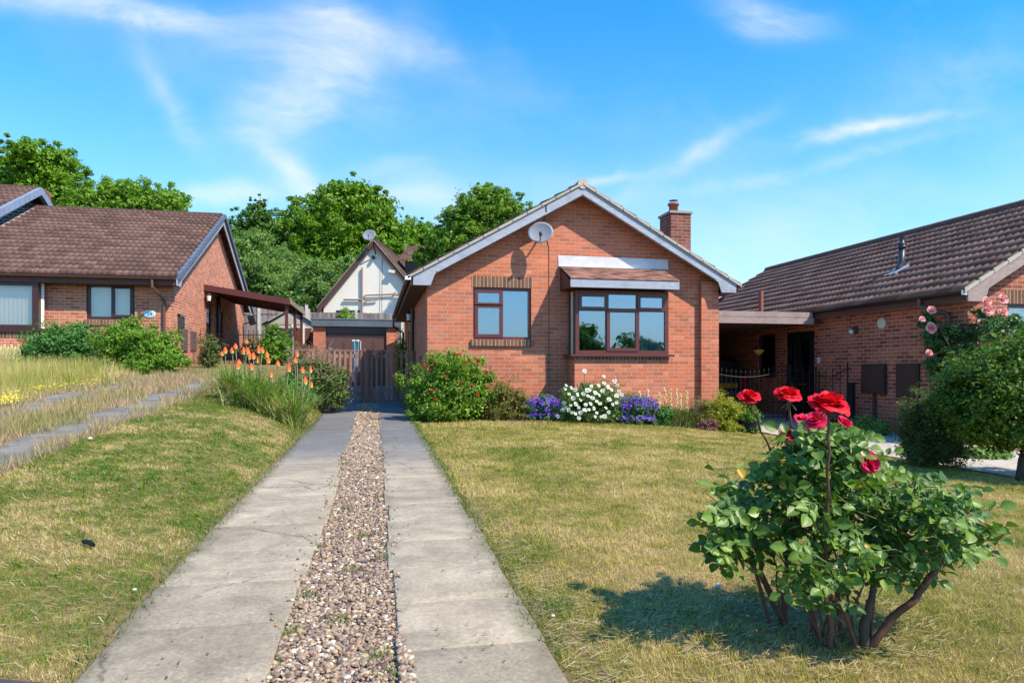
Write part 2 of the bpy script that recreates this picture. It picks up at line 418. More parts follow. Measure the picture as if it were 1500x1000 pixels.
def slab_mat(name, c1, c2, dark=(.13, .13, .13), far=True, moss=.0):
    def f(t):
        o = OC(t); x, y, z = t.sep(o)
        at = t.node('ShaderNodeAttribute', attribute_name='tint').outputs['Fac']
        vo = t.node('ShaderNodeTexVoronoi', feature='DISTANCE_TO_EDGE'); vo.inputs['Scale'].default_value = .75
        wv = t.node('ShaderNodeVectorMath', operation='MULTIPLY_ADD'); t.l.new(t.noise(o, 5, 6, .7, 0, 1), wv.inputs[0]); wv.inputs[1].default_value = (.16, .16, 0); t.l.new(o, wv.inputs[2]); t.l.new(wv.outputs[0], vo.inputs['Vector'])
        crk = t.math('MULTIPLY', t.ramp(vo.outputs['Distance'], [(.0, 1.0), (.006, 0.0)]), t.ramp(t.noise(o, 1.1, 2), [(.52, 0.0), (.58, 1.0)]))
        n = t.noise(o, 1.6, 6, .65); n2 = t.noise(o, 55, 4, .7); n3 = t.noise(o, 3.1, 7, .72, .6)
        col = t.mix(t.ramp(n, [(.36, 0.0), (.64, 1.0)]), c1, c2)
        col = t.mix(t.ramp(n3, [(.44, 0.0), (.66, .6)]), col, dark)
        if far:   # slabs turn darker and bluer further up the drive
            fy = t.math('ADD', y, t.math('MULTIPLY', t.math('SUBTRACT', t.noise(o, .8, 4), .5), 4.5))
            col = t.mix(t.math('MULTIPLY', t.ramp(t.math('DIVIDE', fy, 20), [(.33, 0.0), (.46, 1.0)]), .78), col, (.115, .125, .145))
        k = t.math('ADD', t.math('MULTIPLY', n2, 1.15), t.math('ADD', t.math('MULTIPLY', at, .16), .34))
        col = t.mix(1.0, col, t.comb(k, k, k), 'MULTIPLY')
        if far:
            ex = t.math('MINIMUM', t.math('ABSOLUTE', t.math('ADD', x, 1.03)), t.math('ABSOLUTE', t.math('SUBTRACT', x, .67)))
            ex = t.math('ADD', ex, t.math('MULTIPLY', t.math('SUBTRACT', t.noise(o, 6, 6, .7), .5), .34))
            col = t.mix(t.math('MULTIPLY', t.ramp(ex, [(.0, 1.0), (.11, 0.0)]), .6), col, (.115, .11, .07))
        col = t.mix(t.math('MULTIPLY', crk, .8), col, (.06, .055, .05))
        sp = t.ramp(t.noise(o, 24, 2, .5), [(.70, 0.0), (.76, 1.0)])
        col = t.mix(t.math('MULTIPLY', sp, .4), col, (.10, .085, .07))
        bsdf(t, col, .9, .2, n2, .35, .006)
    return mat(name, f)
SLAB = slab_mat('concrete_slab', (.30, .252, .185), (.45, .38, .285), (.165, .145, .115))
SLABL = slab_mat('old_dark_slab', (.16, .15, .135), (.27, .255, .23), (.08, .08, .07), False)
PATHC = slab_mat('pale_concrete', (.42, .37, .31), (.52, .47, .41), (.30, .26, .22), False)
TARMAC = plain('tarmac', (.06, .062, .068), .95, .3, .2, 60, 0, .5)

def kerbY(x): return 2.43-np.where(np.asarray(x) > -.36, .42, .19)*(x+.36)         # where the drive meets the footway
def strip(name, x0, x1, joints, m, lift=.012, jit=.0025, seed=1, wob=.012):
    rng = np.random.default_rng(seed); V = []; F = []; T = []
    for i in range(len(joints)-1):
        a, b = joints[i]+.0045, joints[i+1]-.0045
        ox0, ox1 = rng.normal(0, wob, 2); dz = rng.normal(0, jit*.4); til = rng.normal(0, jit*.5)
        X0_, X1_ = x0+ox0, x1+ox1; cx = X0_+(X1_-X0_)*np.array([0, .012, .17, .34, .5, .66, .83, .988, 1]); cy = np.array([0, .012, .25, .5, .75, .988, 1])
        tv = rng.random()
        base = len(V)
        for iy, q in enumerate(cy):
            for ix, xx in enumerate(cx):
                ya = a if not isinstance(a, str) else 0
                y = ya+(b-ya)*q
                if i == 0: y = float(kerbY(xx)+(b-kerbY(xx))*q)
                z = zs(np.clip(xx, -1.0, .64) if -1.3 < x0 < 1 else xx, y)+lift+dz+til*(ix/8-.5)
                e = .002 if (ix in (0, 8) or iy in (0, 6)) else 0
                V.append((xx, y, z-e)); T.append(tv)
        for iy in range(6):
            for ix in range(8):
                q = base+iy*9+ix; F.append((q, q+1, q+10, q+9))
        # skirts
        per = [base+ix for ix in range(9)]+[base+iy*9+8 for iy in range(1, 7)]+[base+54+ix for ix in range(7, -1, -1)]+[base+iy*9 for iy in range(5, 0, -1)]
        sb = len(V)
        for p in per: V.append((V[p][0], V[p][1], V[p][2]-.07)); T.append(tv)
        n = len(per)
        for j in range(n): F.append((per[j], sb+j, sb+(j+1) % n, per[(j+1) % n]))
    return tag(npmesh(name, V, F, m, tint=T, smooth=False), kind='structure')
jl = [2.4, 3.02, 3.58, 4.15, 4.78, 5.75, 6.6, 7.5, 8.4, 9.3, 10.2, 11.2, 12.2, 13.2, 14.2, 15.4, 16.6, 18, 19.5, 21, 22.5, 24]
jr = [2.2, 2.62, 3.13, 3.66, 4.2, 4.74, 5.27, 5.85, 6.45, 7.05, 7.65, 8.3, 9.1, 9.9, 10.8, 11.7, 12.6, 13.5, 14.4, 15.5, 16.6, 18, 19.5, 21, 22.5, 24]
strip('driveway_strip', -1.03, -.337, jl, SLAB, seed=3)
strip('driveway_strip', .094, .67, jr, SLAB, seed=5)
jn = [2.6]+list(np.arange(3.5, 17.5, .95))
strip('neighbour_driveway_strip', -3.46, -2.86, jn, SLABL, .012, .008, 7, .05)
strip('neighbour_driveway_strip', -4.90, -4.32, jn, SLABL, .008, .008, 8, .06)
# footway in front (runs along the kerb, slightly askew)
V = []; F = []
fx = np.arange(-14, 16, .25)
for x in fx:
    y1 = float(kerbY(x))-.004 if x > -8 else float(kerbY(-8))
    for y in np.linspace(y1-2.0, y1, 5): V.append((x, float(y), zs(x, y)+.018))
for i in range(len(fx)-1):
    for j in range(4):
        q = i*5+j; F.append((q, q+5, q+6, q+1))
tag(npmesh('footway', V, F, TARMAC), kind='structure')
# far road behind the footway
V = []; F = []
for x in fx:
    y1 = kerbY(x)-2.0 if x > -8 else kerbY(-8)-2.0
    for y in (y1-6, y1-.01): V.append((x*4, y, zs(0, -1)-.1 if y < y1-1 else zs(0, min(y, 2))-.02))
for i in range(len(fx)-1): F.append((i*2, i*2+2, i*2+3, i*2+1))
tag(npmesh('road', V, F, TARMAC), kind='structure')
# right neighbour's concrete drive
V = []; F = []; T = []
yy = np.arange(2.6, 20.6, .4); xx = np.linspace(7.42, 9.93, 7); rng = np.random.default_rng(2)
for j, y in enumerate(yy):
    for x in xx: V.append((x, y, zs(x, y)+.02)); T.append(.5+.3*math.sin(j//3*2.1))
for j in range(len(yy)-1):
    for i in range(6): q = j*7+i; F.append((q, q+1, q+8, q+7))
tag(npmesh('neighbour_drive', V, F, PATHC, tint=T), kind='structure')

# ------------------------------------------------------------------ tiles
def tiles(name, p0, udir, sdir, L, SL, m, parent, pitch=.30, gauge=.33, amp=.024, lip=.028, seed=0, waves=2, cpw=6, base=.03):
    """p0: lower-left corner at the eave; udir along eave; sdir up the slope"""
    rng = np.random.default_rng(seed); u = Vector(udir).normalized(); s = Vector(sdir).normalized(); n = u.cross(s); 
    if n.z < 0: n = -n
    p0 = Vector(p0); cols = int(L/pitch*waves*cpw/waves*1)+1
    cols = max(2, int(round(L/(pitch/(waves*cpw)*1))))+1 if amp > 0 else max(2, int(L/(pitch/2)))+1
    U = np.linspace(0, L, cols)
    if amp > 0:
        ph = (U/(pitch/waves)) % 1.0
        prof = np.where(ph < .42, amp*np.sin(ph/.42*math.pi)**.8, 0)-np.where(ph > .42, amp*.12*np.sin((ph-.42)/.58*math.pi), 0)
    else: prof = np.zeros(cols)
    rows = int(math.ceil(SL/gauge)); V = []; T = []; Fs = []
    U0 = np.array(u); S0 = np.array(s); N0 = np.array(n); P0 = np.array(p0)
    tt = rng.random((rows, int(L/pitch)+2))
    for r in range(rows):
        a = r*gauge; b = min(SL, (r+1)*gauge)
        off = (pitch/2 if (amp == 0 and r % 2) else 0)
        tid = ((U+off)/pitch).astype(int)
        tv = tt[r][np.clip(tid, 0, tt.shape[1]-1)]
        jit = rng.normal(0, .003, tt.shape[1])[np.clip(tid, 0, tt.shape[1]-1)]
        lines = [(a, -.006+base*0), (a, lip), (b, 0.0)]
        for k, (sv, h) in enumerate(lines):
            hh = (h+prof+jit*(k == 1)) if k else (prof*(r > 0)-.004)
            V.append(P0+U[:, None]*U0+(sv-(.01*(k < 2)))*S0+np.asarray(hh+base)[:, None]*N0); T.append(tv)
    V = np.concatenate(V); T = np.concatenate(T)
    for r in range(rows):
        for k in range(2):
            b0 = (r*3+k)*cols; i = np.arange(cols-1)
            Fs.append(np.stack([b0+i, b0+i+1, b0+cols+i+1, b0+cols+i], -1))
    o = npmesh(name, V, np.concatenate(Fs), m, parent, tint=T)
    return o
def ridge(name, a, b, m, parent, r=.12):
    a = Vector(a); b = Vector(b); L = (b-a).length; n = max(1, int(L/.45)); mb = MB()
    for i in range(n):
        p = a.lerp(b, i/n); q = a.lerp(b, (i+.985)/n)
        mb.tube([p, q], [r*1.03, r], 10)
    return mb.build(name, m, parent)

def wall(mb, axis, c, a0, a1, z0, z1, holes=(), depth=.1, inward=1):
    """vertical wall sheet at c with rectangular holes (a0,a1,z0,z1) and reveals"""
    A = sorted({a0, a1, *[h[0] for h in holes], *[h[1] for h in holes]}); Z = sorted({z0, z1, *[h[2] for h in holes], *[h[3] for h in holes]})
    P = (lambda a, z, k=0: (a, c+k, z)) if axis == 'y' else (lambda a, z, k=0: (c+k, a, z))
    for i in range(len(A)-1):
        for j in range(len(Z)-1):
            am, zm = (A[i]+A[i+1])/2, (Z[j]+Z[j+1])/2
            if any(h[0] < am < h[1] and h[2] < zm < h[3] for h in holes): continue
            mb.add([P(A[i], Z[j]), P(A[i+1], Z[j]), P(A[i+1], Z[j+1]), P(A[i], Z[j+1])], [(0, 1, 2, 3)])
    k = depth*inward
    for h in holes:
        q = [P(h[0], h[2]), P(h[1], h[2]), P(h[1], h[3]), P(h[0], h[3])]; w = [P(h[0], h[2], k), P(h[1], h[2], k), P(h[1], h[3], k), P(h[0], h[3], k)]
        mb.add(q+w, [(0, 1, 5, 4), (1, 2, 6, 5), (2, 3, 7, 6), (3, 0, 4, 7)])

def window(parent, x0, x1, z0, z1, y, lights, fm, glass=None, fw=.055, blind=None, sash=True, name='window', label=None):
    """lights: list of (fx0,fx1,fz0,fz1,opening) as fractions, faces -Y at plane y"""
    w = MB()
    w.box(x0, x1, y, y+.07, z0, z0+fw); w.box(x0, x1, y, y+.07, z1-fw, z1)
    w.box(x0, x0+fw, y+.001, y+.071, z0+fw, z1-fw); w.box(x1-fw, x1, y+.001, y+.071, z0+fw, z1-fw)
    W_, H_ = x1-x0, z1-z0; panes = []; sashes = []
    for (a, b, c, d, op) in lights:
        X0, X1, Z0, Z1 = x0+a*W_, x0+b*W_, z0+c*H_, z0+d*H_
        # mullions / transoms on inner borders
        h = fw*.38
        if a > 0: w.box(X0-h, X0, y+.002, y+.069, max(Z0, z0+fw), min(Z1, z1-fw))
        if b < 1: w.box(X1, X1+h, y+.002, y+.069, max(Z0, z0+fw), min(Z1, z1-fw))
        if c > 0: w.box(max(X0, x0+fw), min(X1, x1-fw), y+.003, y+.068, Z0-h, Z0)
        if d < 1: w.box(max(X0, x0+fw), min(X1, x1-fw), y+.003, y+.068, Z1, Z1+h)
        X0 = max(X0, x0+fw); X1 = min(X1, x1-fw); Z0 = max(Z0, z0+fw); Z1 = min(Z1, z1-fw)
        if op:
            s = .05; q = MB()
            q.box(X0-.012, X1+.012, y-.018, y+.05, Z0-.012, Z0+s); q.box(X0-.012, X1+.012, y-.018, y+.05, Z1-s, Z1+.012)
            q.box(X0-.012, X0+s, y-.017, y+.049, Z0+s, Z1-s); q.box(X1-s, X1+.012, y-.017, y+.049, Z0+s, Z1-s)
            sashes.append(q); X0 += s; X1 -= s; Z0 += s; Z1 -= s
        panes.append((X0, X1, Z0, Z1, op))
    f = w.build(name, fm, parent)
    if label: f['label'] = label
    for q in sashes: q.build('sash', fm, f)
    for (a, b, c, d, op) in panes:
        MB().box(a, b, y+(.012 if op else .03), y+(.018 if op else .036), c, d).build('pane', glass or GLASS, f)
    return f

def gable_house_barges(parent, xL, xR, zE, xM, zM, y0, y1, m, box=.17, depth=.19, boxw=.33):
    """painted bargeboards facing -Y between y0 and y1; zE at eave tip, zM at apex (top line)"""
    for sgn, xe in ((-1, xL), (1, xR)):
        dx = (xM-xe)*1.0; sl_ = (zM-zE)/abs(dx); k = 1 if xe < xM else -1
        bt = depth*1.0
        poly = [(xe, zE), (xM, zM), (xM, zM-bt*1.12), (xe+k*(boxw+.08), zE+sl_*(boxw+.08)-bt*.98), (xe+k*boxw, zE-box), (xe, zE-box)]
        MB().prism(poly, y0, y1).build('bargeboard', m, parent)

# =================================================================== MAIN BUNGALOW
def main_house():
    XL, XR, YF, YB = 1.01, 7.09, 13.3, 23.0; xm = 4.05; y0 = 12.98
    H = thing('brick_bungalow', (xm, YF, .2), 'orange brick bungalow with a bay window and grey bargeboards in the middle of the photo', 'house')
    zE, zA = 2.91, 4.80; sl_ = (zA-zE)/(xm-.72)
    base = -.4
    ztop = 2.80
    m = MB(); win = (1.906, 3.08, 1.74, 2.767); bayh = (3.86, 5.74, .9, 2.68)
    wall(m, 'y', YF, XL, XR, base, ztop, [win, bayh], .1, 1)
    zg = lambda x: zE+sl_*(min(x, 2*xm-x)-.72)-.05
    m.add([(XL, YF, ztop), (XR, YF, ztop), (XR, YF, zg(XR)), (xm, YF, zg(xm)), (XL, YF, zg(XL))], [(0, 1, 2, 3, 4)])
    wall(m, 'x', XL, YF, 17.6, base, zg(XL), [(14.9, 15.7, .9, 1.45)], .1, 1)
    wall(m, 'x', XL, 18.7, YB, base, zg(XL), [(20, 21, .9, 2.3)], .1, 1)
    m.add([(XL, 17.6, base), (XL+.5, 17.6, base), (XL+.5, 17.6, 2.8), (XL, 17.6, 2.8)], [(0, 1, 2, 3)])
    m.add([(XL, 18.7, base), (XL+.5, 18.7, base), (XL+.5, 18.7, 2.8), (XL, 18.7, 2.8)], [(0, 1, 2, 3)])
    wall(m, 'x', XL+.5, 17.6, 18.7, base, 2.8, [(17.75, 18.6, .3, 2.35)], .08, 1)
    wall(m, 'x', XR, YF, YB, base, zg(XR))
    m.add([(XL, YB, base), (XR, YB, base), (XR, YB, zg(XR)), (xm, YB, zg(xm)), (XL, YB, zg(XL))], [(0, 1, 2, 3, 4)])
    # right-hand pier stands a little proud of the front
    m.box(6.70, XR+.004, YF-.11, YF-.002, base, 2.98)
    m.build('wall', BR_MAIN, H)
    # interior: dark floor and partition so the rooms read as rooms
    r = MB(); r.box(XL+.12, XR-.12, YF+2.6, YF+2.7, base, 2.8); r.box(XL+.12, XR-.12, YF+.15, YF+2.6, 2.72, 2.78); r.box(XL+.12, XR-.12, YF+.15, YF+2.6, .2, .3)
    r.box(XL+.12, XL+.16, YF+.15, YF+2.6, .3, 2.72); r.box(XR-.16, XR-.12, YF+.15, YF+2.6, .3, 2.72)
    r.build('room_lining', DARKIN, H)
    # lintel and sill
    MB().box(1.88, 3.10, YF-.006, YF+.1, 2.769, 2.99).build('lintel', BR_SOL, H)
    MB().box(1.86, 3.12, YF-.05, YF+.1, 1.61, 1.735).build('sill', BR_SOL, H)
    w1 = window(H, 1.906, 3.08, 1.74, 2.767, YF+.045, [(0, .50, .66, 1, True), (0, .50, 0, .66, True), (.50, 1, 0, 1, False)], UPVC, label='small front window with venetian blinds')
    bl = MB()
    for i in range(30):
        z = 1.82+i*.031; bl.obox((2.49, YF+.16, z), (1, 0, 0), (0, .80, .6), (0, -.6, .80), (.56, .0125, .0008))
    bl.build('venetian_blind', CURT, w1)
    # bay
    bx0, bx1, by = 3.83, 5.79, 12.80
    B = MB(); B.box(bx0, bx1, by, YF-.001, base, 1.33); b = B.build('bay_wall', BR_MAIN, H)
    MB().box(bx0-.006, bx1+.006, by-.006, YF-.004, 1.332, 1.40).build('soldier_course', BR_SOL, H)
    MB().box(bx0-.10, bx1+.09, by-.09, YF-.003, 1.402, 1.445).build('bay_sill', UPVC, H)
    z0, z1 = 1.446, 2.70
    bw = window(H, bx0+.02, bx1, z0, z1, by, [(0, .335, .70, 1, True), (.335, .665, .70, 1, False), (.665, 1, .70, 1, True),
               (0, .335, 0, .70, False), (.335, .665, 0, .70, True), (.665, 1, 0, .70, False)], UPVC, fw=.075, name='bay_window')
    s = MB(); s.box(bx0+.022, bx0+.09, by+.072, by+.12, z0, z1); s.box(bx0+.022, bx0+.09, YF-.06, YF-.01, z0, z1); s.box(bx0+.022, bx0+.09, by+.12, YF-.06, z0, z0+.07); s.box(bx0+.022, bx0+.09, by+.12, YF-.06, z1-.07, z1)
    s.build('side_frame', UPVC, bw)
    s = MB(); s.box(bx1-.07, bx1-.002, by+.072, by+.12, z0, z1); s.box(bx1-.07, bx1-.002, YF-.06, YF-.01, z0, z1); s.box(bx1-.07, bx1-.002, by+.12, YF-.06, z0, z0+.07); s.build('side_frame', UPVC, bw)
    MB().box(bx0+.05, bx0+.056, by+.12, YF-.06, z0+.07, z1-.07).build('side_pane', GLASS, bw)
    MB().box(bx0-.012, bx0+.018, by+.16, by+.22, z0, z1-.02).build('side_trim', CREAM, bw)
    MB().box(bx1-.05, bx1-.044, by+.12, YF-.06, z0, z1).build('side_pane', GLASS, bw)
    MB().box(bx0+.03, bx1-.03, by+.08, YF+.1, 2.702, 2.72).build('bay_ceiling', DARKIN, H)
    # net curtain at the right of the bay
    n = 60; V = []; F = []
    for i in range(n+1):
        x = 5.22+.5*i/n; V += [(x, by+.16+.02*math.sin(i*1.1), z0+.05), (x, by+.16+.02*math.sin(i*1.1+.2), z1-.05)]
    for i in range(n): F.append((2*i, 2*i+2, 2*i+3, 2*i+1))
    MB().add(V, F).build('net_curtain', NET, bw)
    # bay roof
    e0, e1, ey = 3.66, 5.88, 12.50; zt0, zt1 = 2.865, 3.20
    sv = Vector((0, YF-ey, zt1-zt0)); 
    rf = tiles('bay_roof', (e0, ey, zt0), (1, 0, 0), sv, e1-e0, sv.length, TL_BAY, H, .165, .10, 0, .020, 4, base=.02)
    rb = MB(); rb.prism([(ey+.02, zt0-.03), (YF-.002, zt1-.02), (YF-.002, zt0-.14), (ey+.02, zt0-.14)], e0+.01, e1-.01, 'x'); rb.build('bay_roof_box', FASC, H)
    MB().box(e0, e1, ey-.004, ey+.018, zt0-.15, zt0+.005).build('bay_fascia', TRIM, H)
    MB().add([(e0-.02, YF-.012, zt1+.02), (e1+.12, YF-.012, zt1+.02), (e1+.12, YF-.012, zt1+.235), (e0-.03, YF-.012, zt1+.245), (e0-.02, YF-.09, zt1+.012), (e1+.02, YF-.09, zt1+.012)],
             [(0, 1, 2, 3), (0, 4, 5, 1)]).build('lead_flashing', LEAD, H)
    # main roof
    rt = .02
    SLv = Vector((xm-.66, 0, sl_*(xm-.66))); SL = SLv.length
    tiles('roof_slope', (.66, y0, zE-.034+.01), (0, 1, 0), SLv, YB+.2-y0, SL, TL_M, H, seed=5, base=.035)
    SRv = Vector((-(xm-.66), 0, sl_*(xm-.66)))
    tiles('roof_slope', (2*xm-.66, y0, zE-.034+.01), (0, 1, 0), SRv, YB+.2-y0, SL, TL_M, H, seed=6, base=.035)
    ridge('ridge_tiles', (xm, y0-.02, zA+.02), (xm, YB+.2, zA+.02), VERGE, H, .10)
    gable_house_barges(H, .72, 2*xm-.72, zE, xm, zA, y0, y0+.03, TRIM)
    mt = MB()     # moulding on the lower edge of the boards
    for k, xe in ((1, .72), (-1, 2*xm-.72)):
        a = Vector((xe+k*.45, y0-.012, zE+sl_*.45-.16)); b_ = Vector((xm, y0-.012, zA-.18)); d = (b_-a).normalized(); nn = Vector((-d.z, 0, d.x))
        mt.obox((a+b_)/2, d, (0, 1, 0), nn, ((b_-a).length/2, .01, .016))
    mt.build('barge_moulding', TRIM, H)
    # bedded verge: stepped pale tile ends
    v = MB(); g = .33/SL*(xm-.66); nrow = int(SL/.33)+1
    for k in (1, -1):
        for i in range(nrow):
            x_a = .62+i*.33*math.cos(math.atan(sl_)); x_b = min(x_a+.345*math.cos(math.atan(sl_)), xm-.02)
            if x_a >= xm-.05: break
            za = zE+sl_*(x_a-.72)+.002; zb = zE+sl_*(x_b-.72)+.002
            pts = [(x_a, za), (x_b, zb), (x_b, zb+.044), (x_a, za+.058)]
            if k < 0: pts = [(2*xm-p[0], p[1]) for p in pts]
            v.prism(pts, y0-.035, y0+.10)
    v.build('verge', VERGE, H)
    # soffit boards & gutters
    MB().box(.70, XL-.002, y0+.03, YB, 2.735, 2.75).build('soffit', SOFF, H)
    MB().box(XR+.002, 7.40, y0+.03, YB, 2.735, 2.75).build('soffit', SOFF, H)
    MB().box(.68, .70, y0+.03, YB, 2.735, 2.90).build('fascia_board', SOFF, H)
    MB().box(7.40, 7.42, y0+.03, YB, 2.735, 2.90).build('fascia_board', SOFF, H)
    gut_profile = lambda cx, cz, r: [(cx-r, cz), (cx-r*.8, cz-r*.6), (cx, cz-r), (cx+r*.8, cz-r*.6), (cx+r, cz), (cx+r*.85, cz), (cx, cz-r*.75), (cx-r*.85, cz)]
    MB().prism(gut_profile(.625, 2.885, .055), y0-.03, YB).build('gutter', GUT_D, H)
    MB().prism(gut_profile(7.475, 2.885, .055), y0-.06, YB).build('gutter', GUT, H)
    MB().box(.57, .68, y0-.035, y0-.03, 2.83, 2.90).build('gutter_end', WHITE, H)
    MB().tube([(7.47, 13.6, 2.82), (7.46, 13.6, 2.72), (7.2, 13.6, 2.55), (7.19, 13.6, 0)], .035).build('downpipe', GUT, H)
    MB().tube([(.625, 22.6, 2.84), (.62, 22.6, 2.58), (.80, 22.6, 2.42), (.93, 22.5, 2.36), (.93, 22.5, .3)], .035).build('downpipe', GUT_D, H)
    MB().tube([(.94, 17.3, 2.72), (.94, 17.3, .3)], .045).build('soil_pipe', GUT_D, H)
    d = MB(); d.box(XL+.5, XL+.54, 17.75, 18.6, .3, 2.35); d.build('side_door', UPVC_D, H)
    MB().box(XL+.08, XL+.10, 14.95, 15.65, .92, 1.43).build('side_vent', UPVC_D, H)
    # chimney
    C_ = MB(); C_.box(6.75, 7.25, 14.8, 15.42, 2.0, 4.78); ch = C_.build('chimney', BR_CH, H)
    MB().box(6.715, 7.285, 14.765, 15.455, 4.782, 4.835).build('capping', MORTAR, ch)
    MB().lathe([(.10, 0), (.105, .18), (.135, .19), (.135, .23), (.10, .235)], (6.93, 15.05, 4.83), 20).build('chimney_pot', TERRA, ch, True)
    cg = MB()
    for k in range(8):
        q = k*math.pi/4; cg.tube([(6.93+.10*math.cos(q), 15.05+.10*math.sin(q), 5.06), (6.93+.10*math.cos(q), 15.05+.10*math.sin(q), 5.13)], .004, 4)
    cg.lathe([(.10, 0), (.105, .008)], (6.93, 15.05, 5.13), 16); cg.build('pot_guard', DISHM, ch)
    # cable
    cb = MB(); cb.tube([(3.30, y0-.01, 4.38), (3.31, y0-.012, 4.2), (3.31, YF-.01, 4.1), (3.30, YF-.01, 3.95)], .008, 6)
    cb.tube([(3.40, YF-.006, 3.75), (3.44, YF-.006, 3.6), (3.44, YF-.006, .3)], .005, 6); cb.build('aerial_cable', BLACK, H)
    return H
main_house()

def dish(name, c, D, label, tiltax, size=.5, parent_pt=None, mast=None):
    T = thing(name, c, label, 'satellite dish')
    M = Vector(tiltax).normalized().to_track_quat('Z', 'Y').to_matrix()
    M2 = M @ Matrix.Diagonal(Vector((1.0, .86, 1.0)))
    prof = [(.001, 0)]+[(size/2*i/6, .09*size*(i/6)**2) for i in range(1, 7)]+[(size/2, .09*size-.008)]+[(size/2*i/6, .09*size*(i/6)**2-.01) for i in range(5, 0, -1)]+[(.001, -.01)]
    MB().lathe(prof, c, 28, M2).build('reflector', DISHM, T, True)
    c = Vector(c); ax = Vector(tiltax).normalized()
    low = c+M2 @ Vector((0, -size*.42, .02)); lnb = c+ax*size*.42+Vector((.02, 0, -size*.18))
    MB().tube([low, low+(lnb-low)*.5, lnb], .011, 6).build('arm', DARKMET, T)
    MB().tube([lnb+ax*.02, lnb-ax*.07], [.028, .035], 10).build('feedhorn', DARKMET, T)
    if parent_pt: MB().tube([c-ax*.01, c-ax*.12, parent_pt], .018, 8).build('bracket', DISHM, T)
    return T
dish('satellite_dish', (3.19, 12.97, 3.81), 0, 'grey satellite dish on the orange brick gable of the middle bungalow', (-.38, -1, .25), .50, (3.25, 13.29, 3.80))

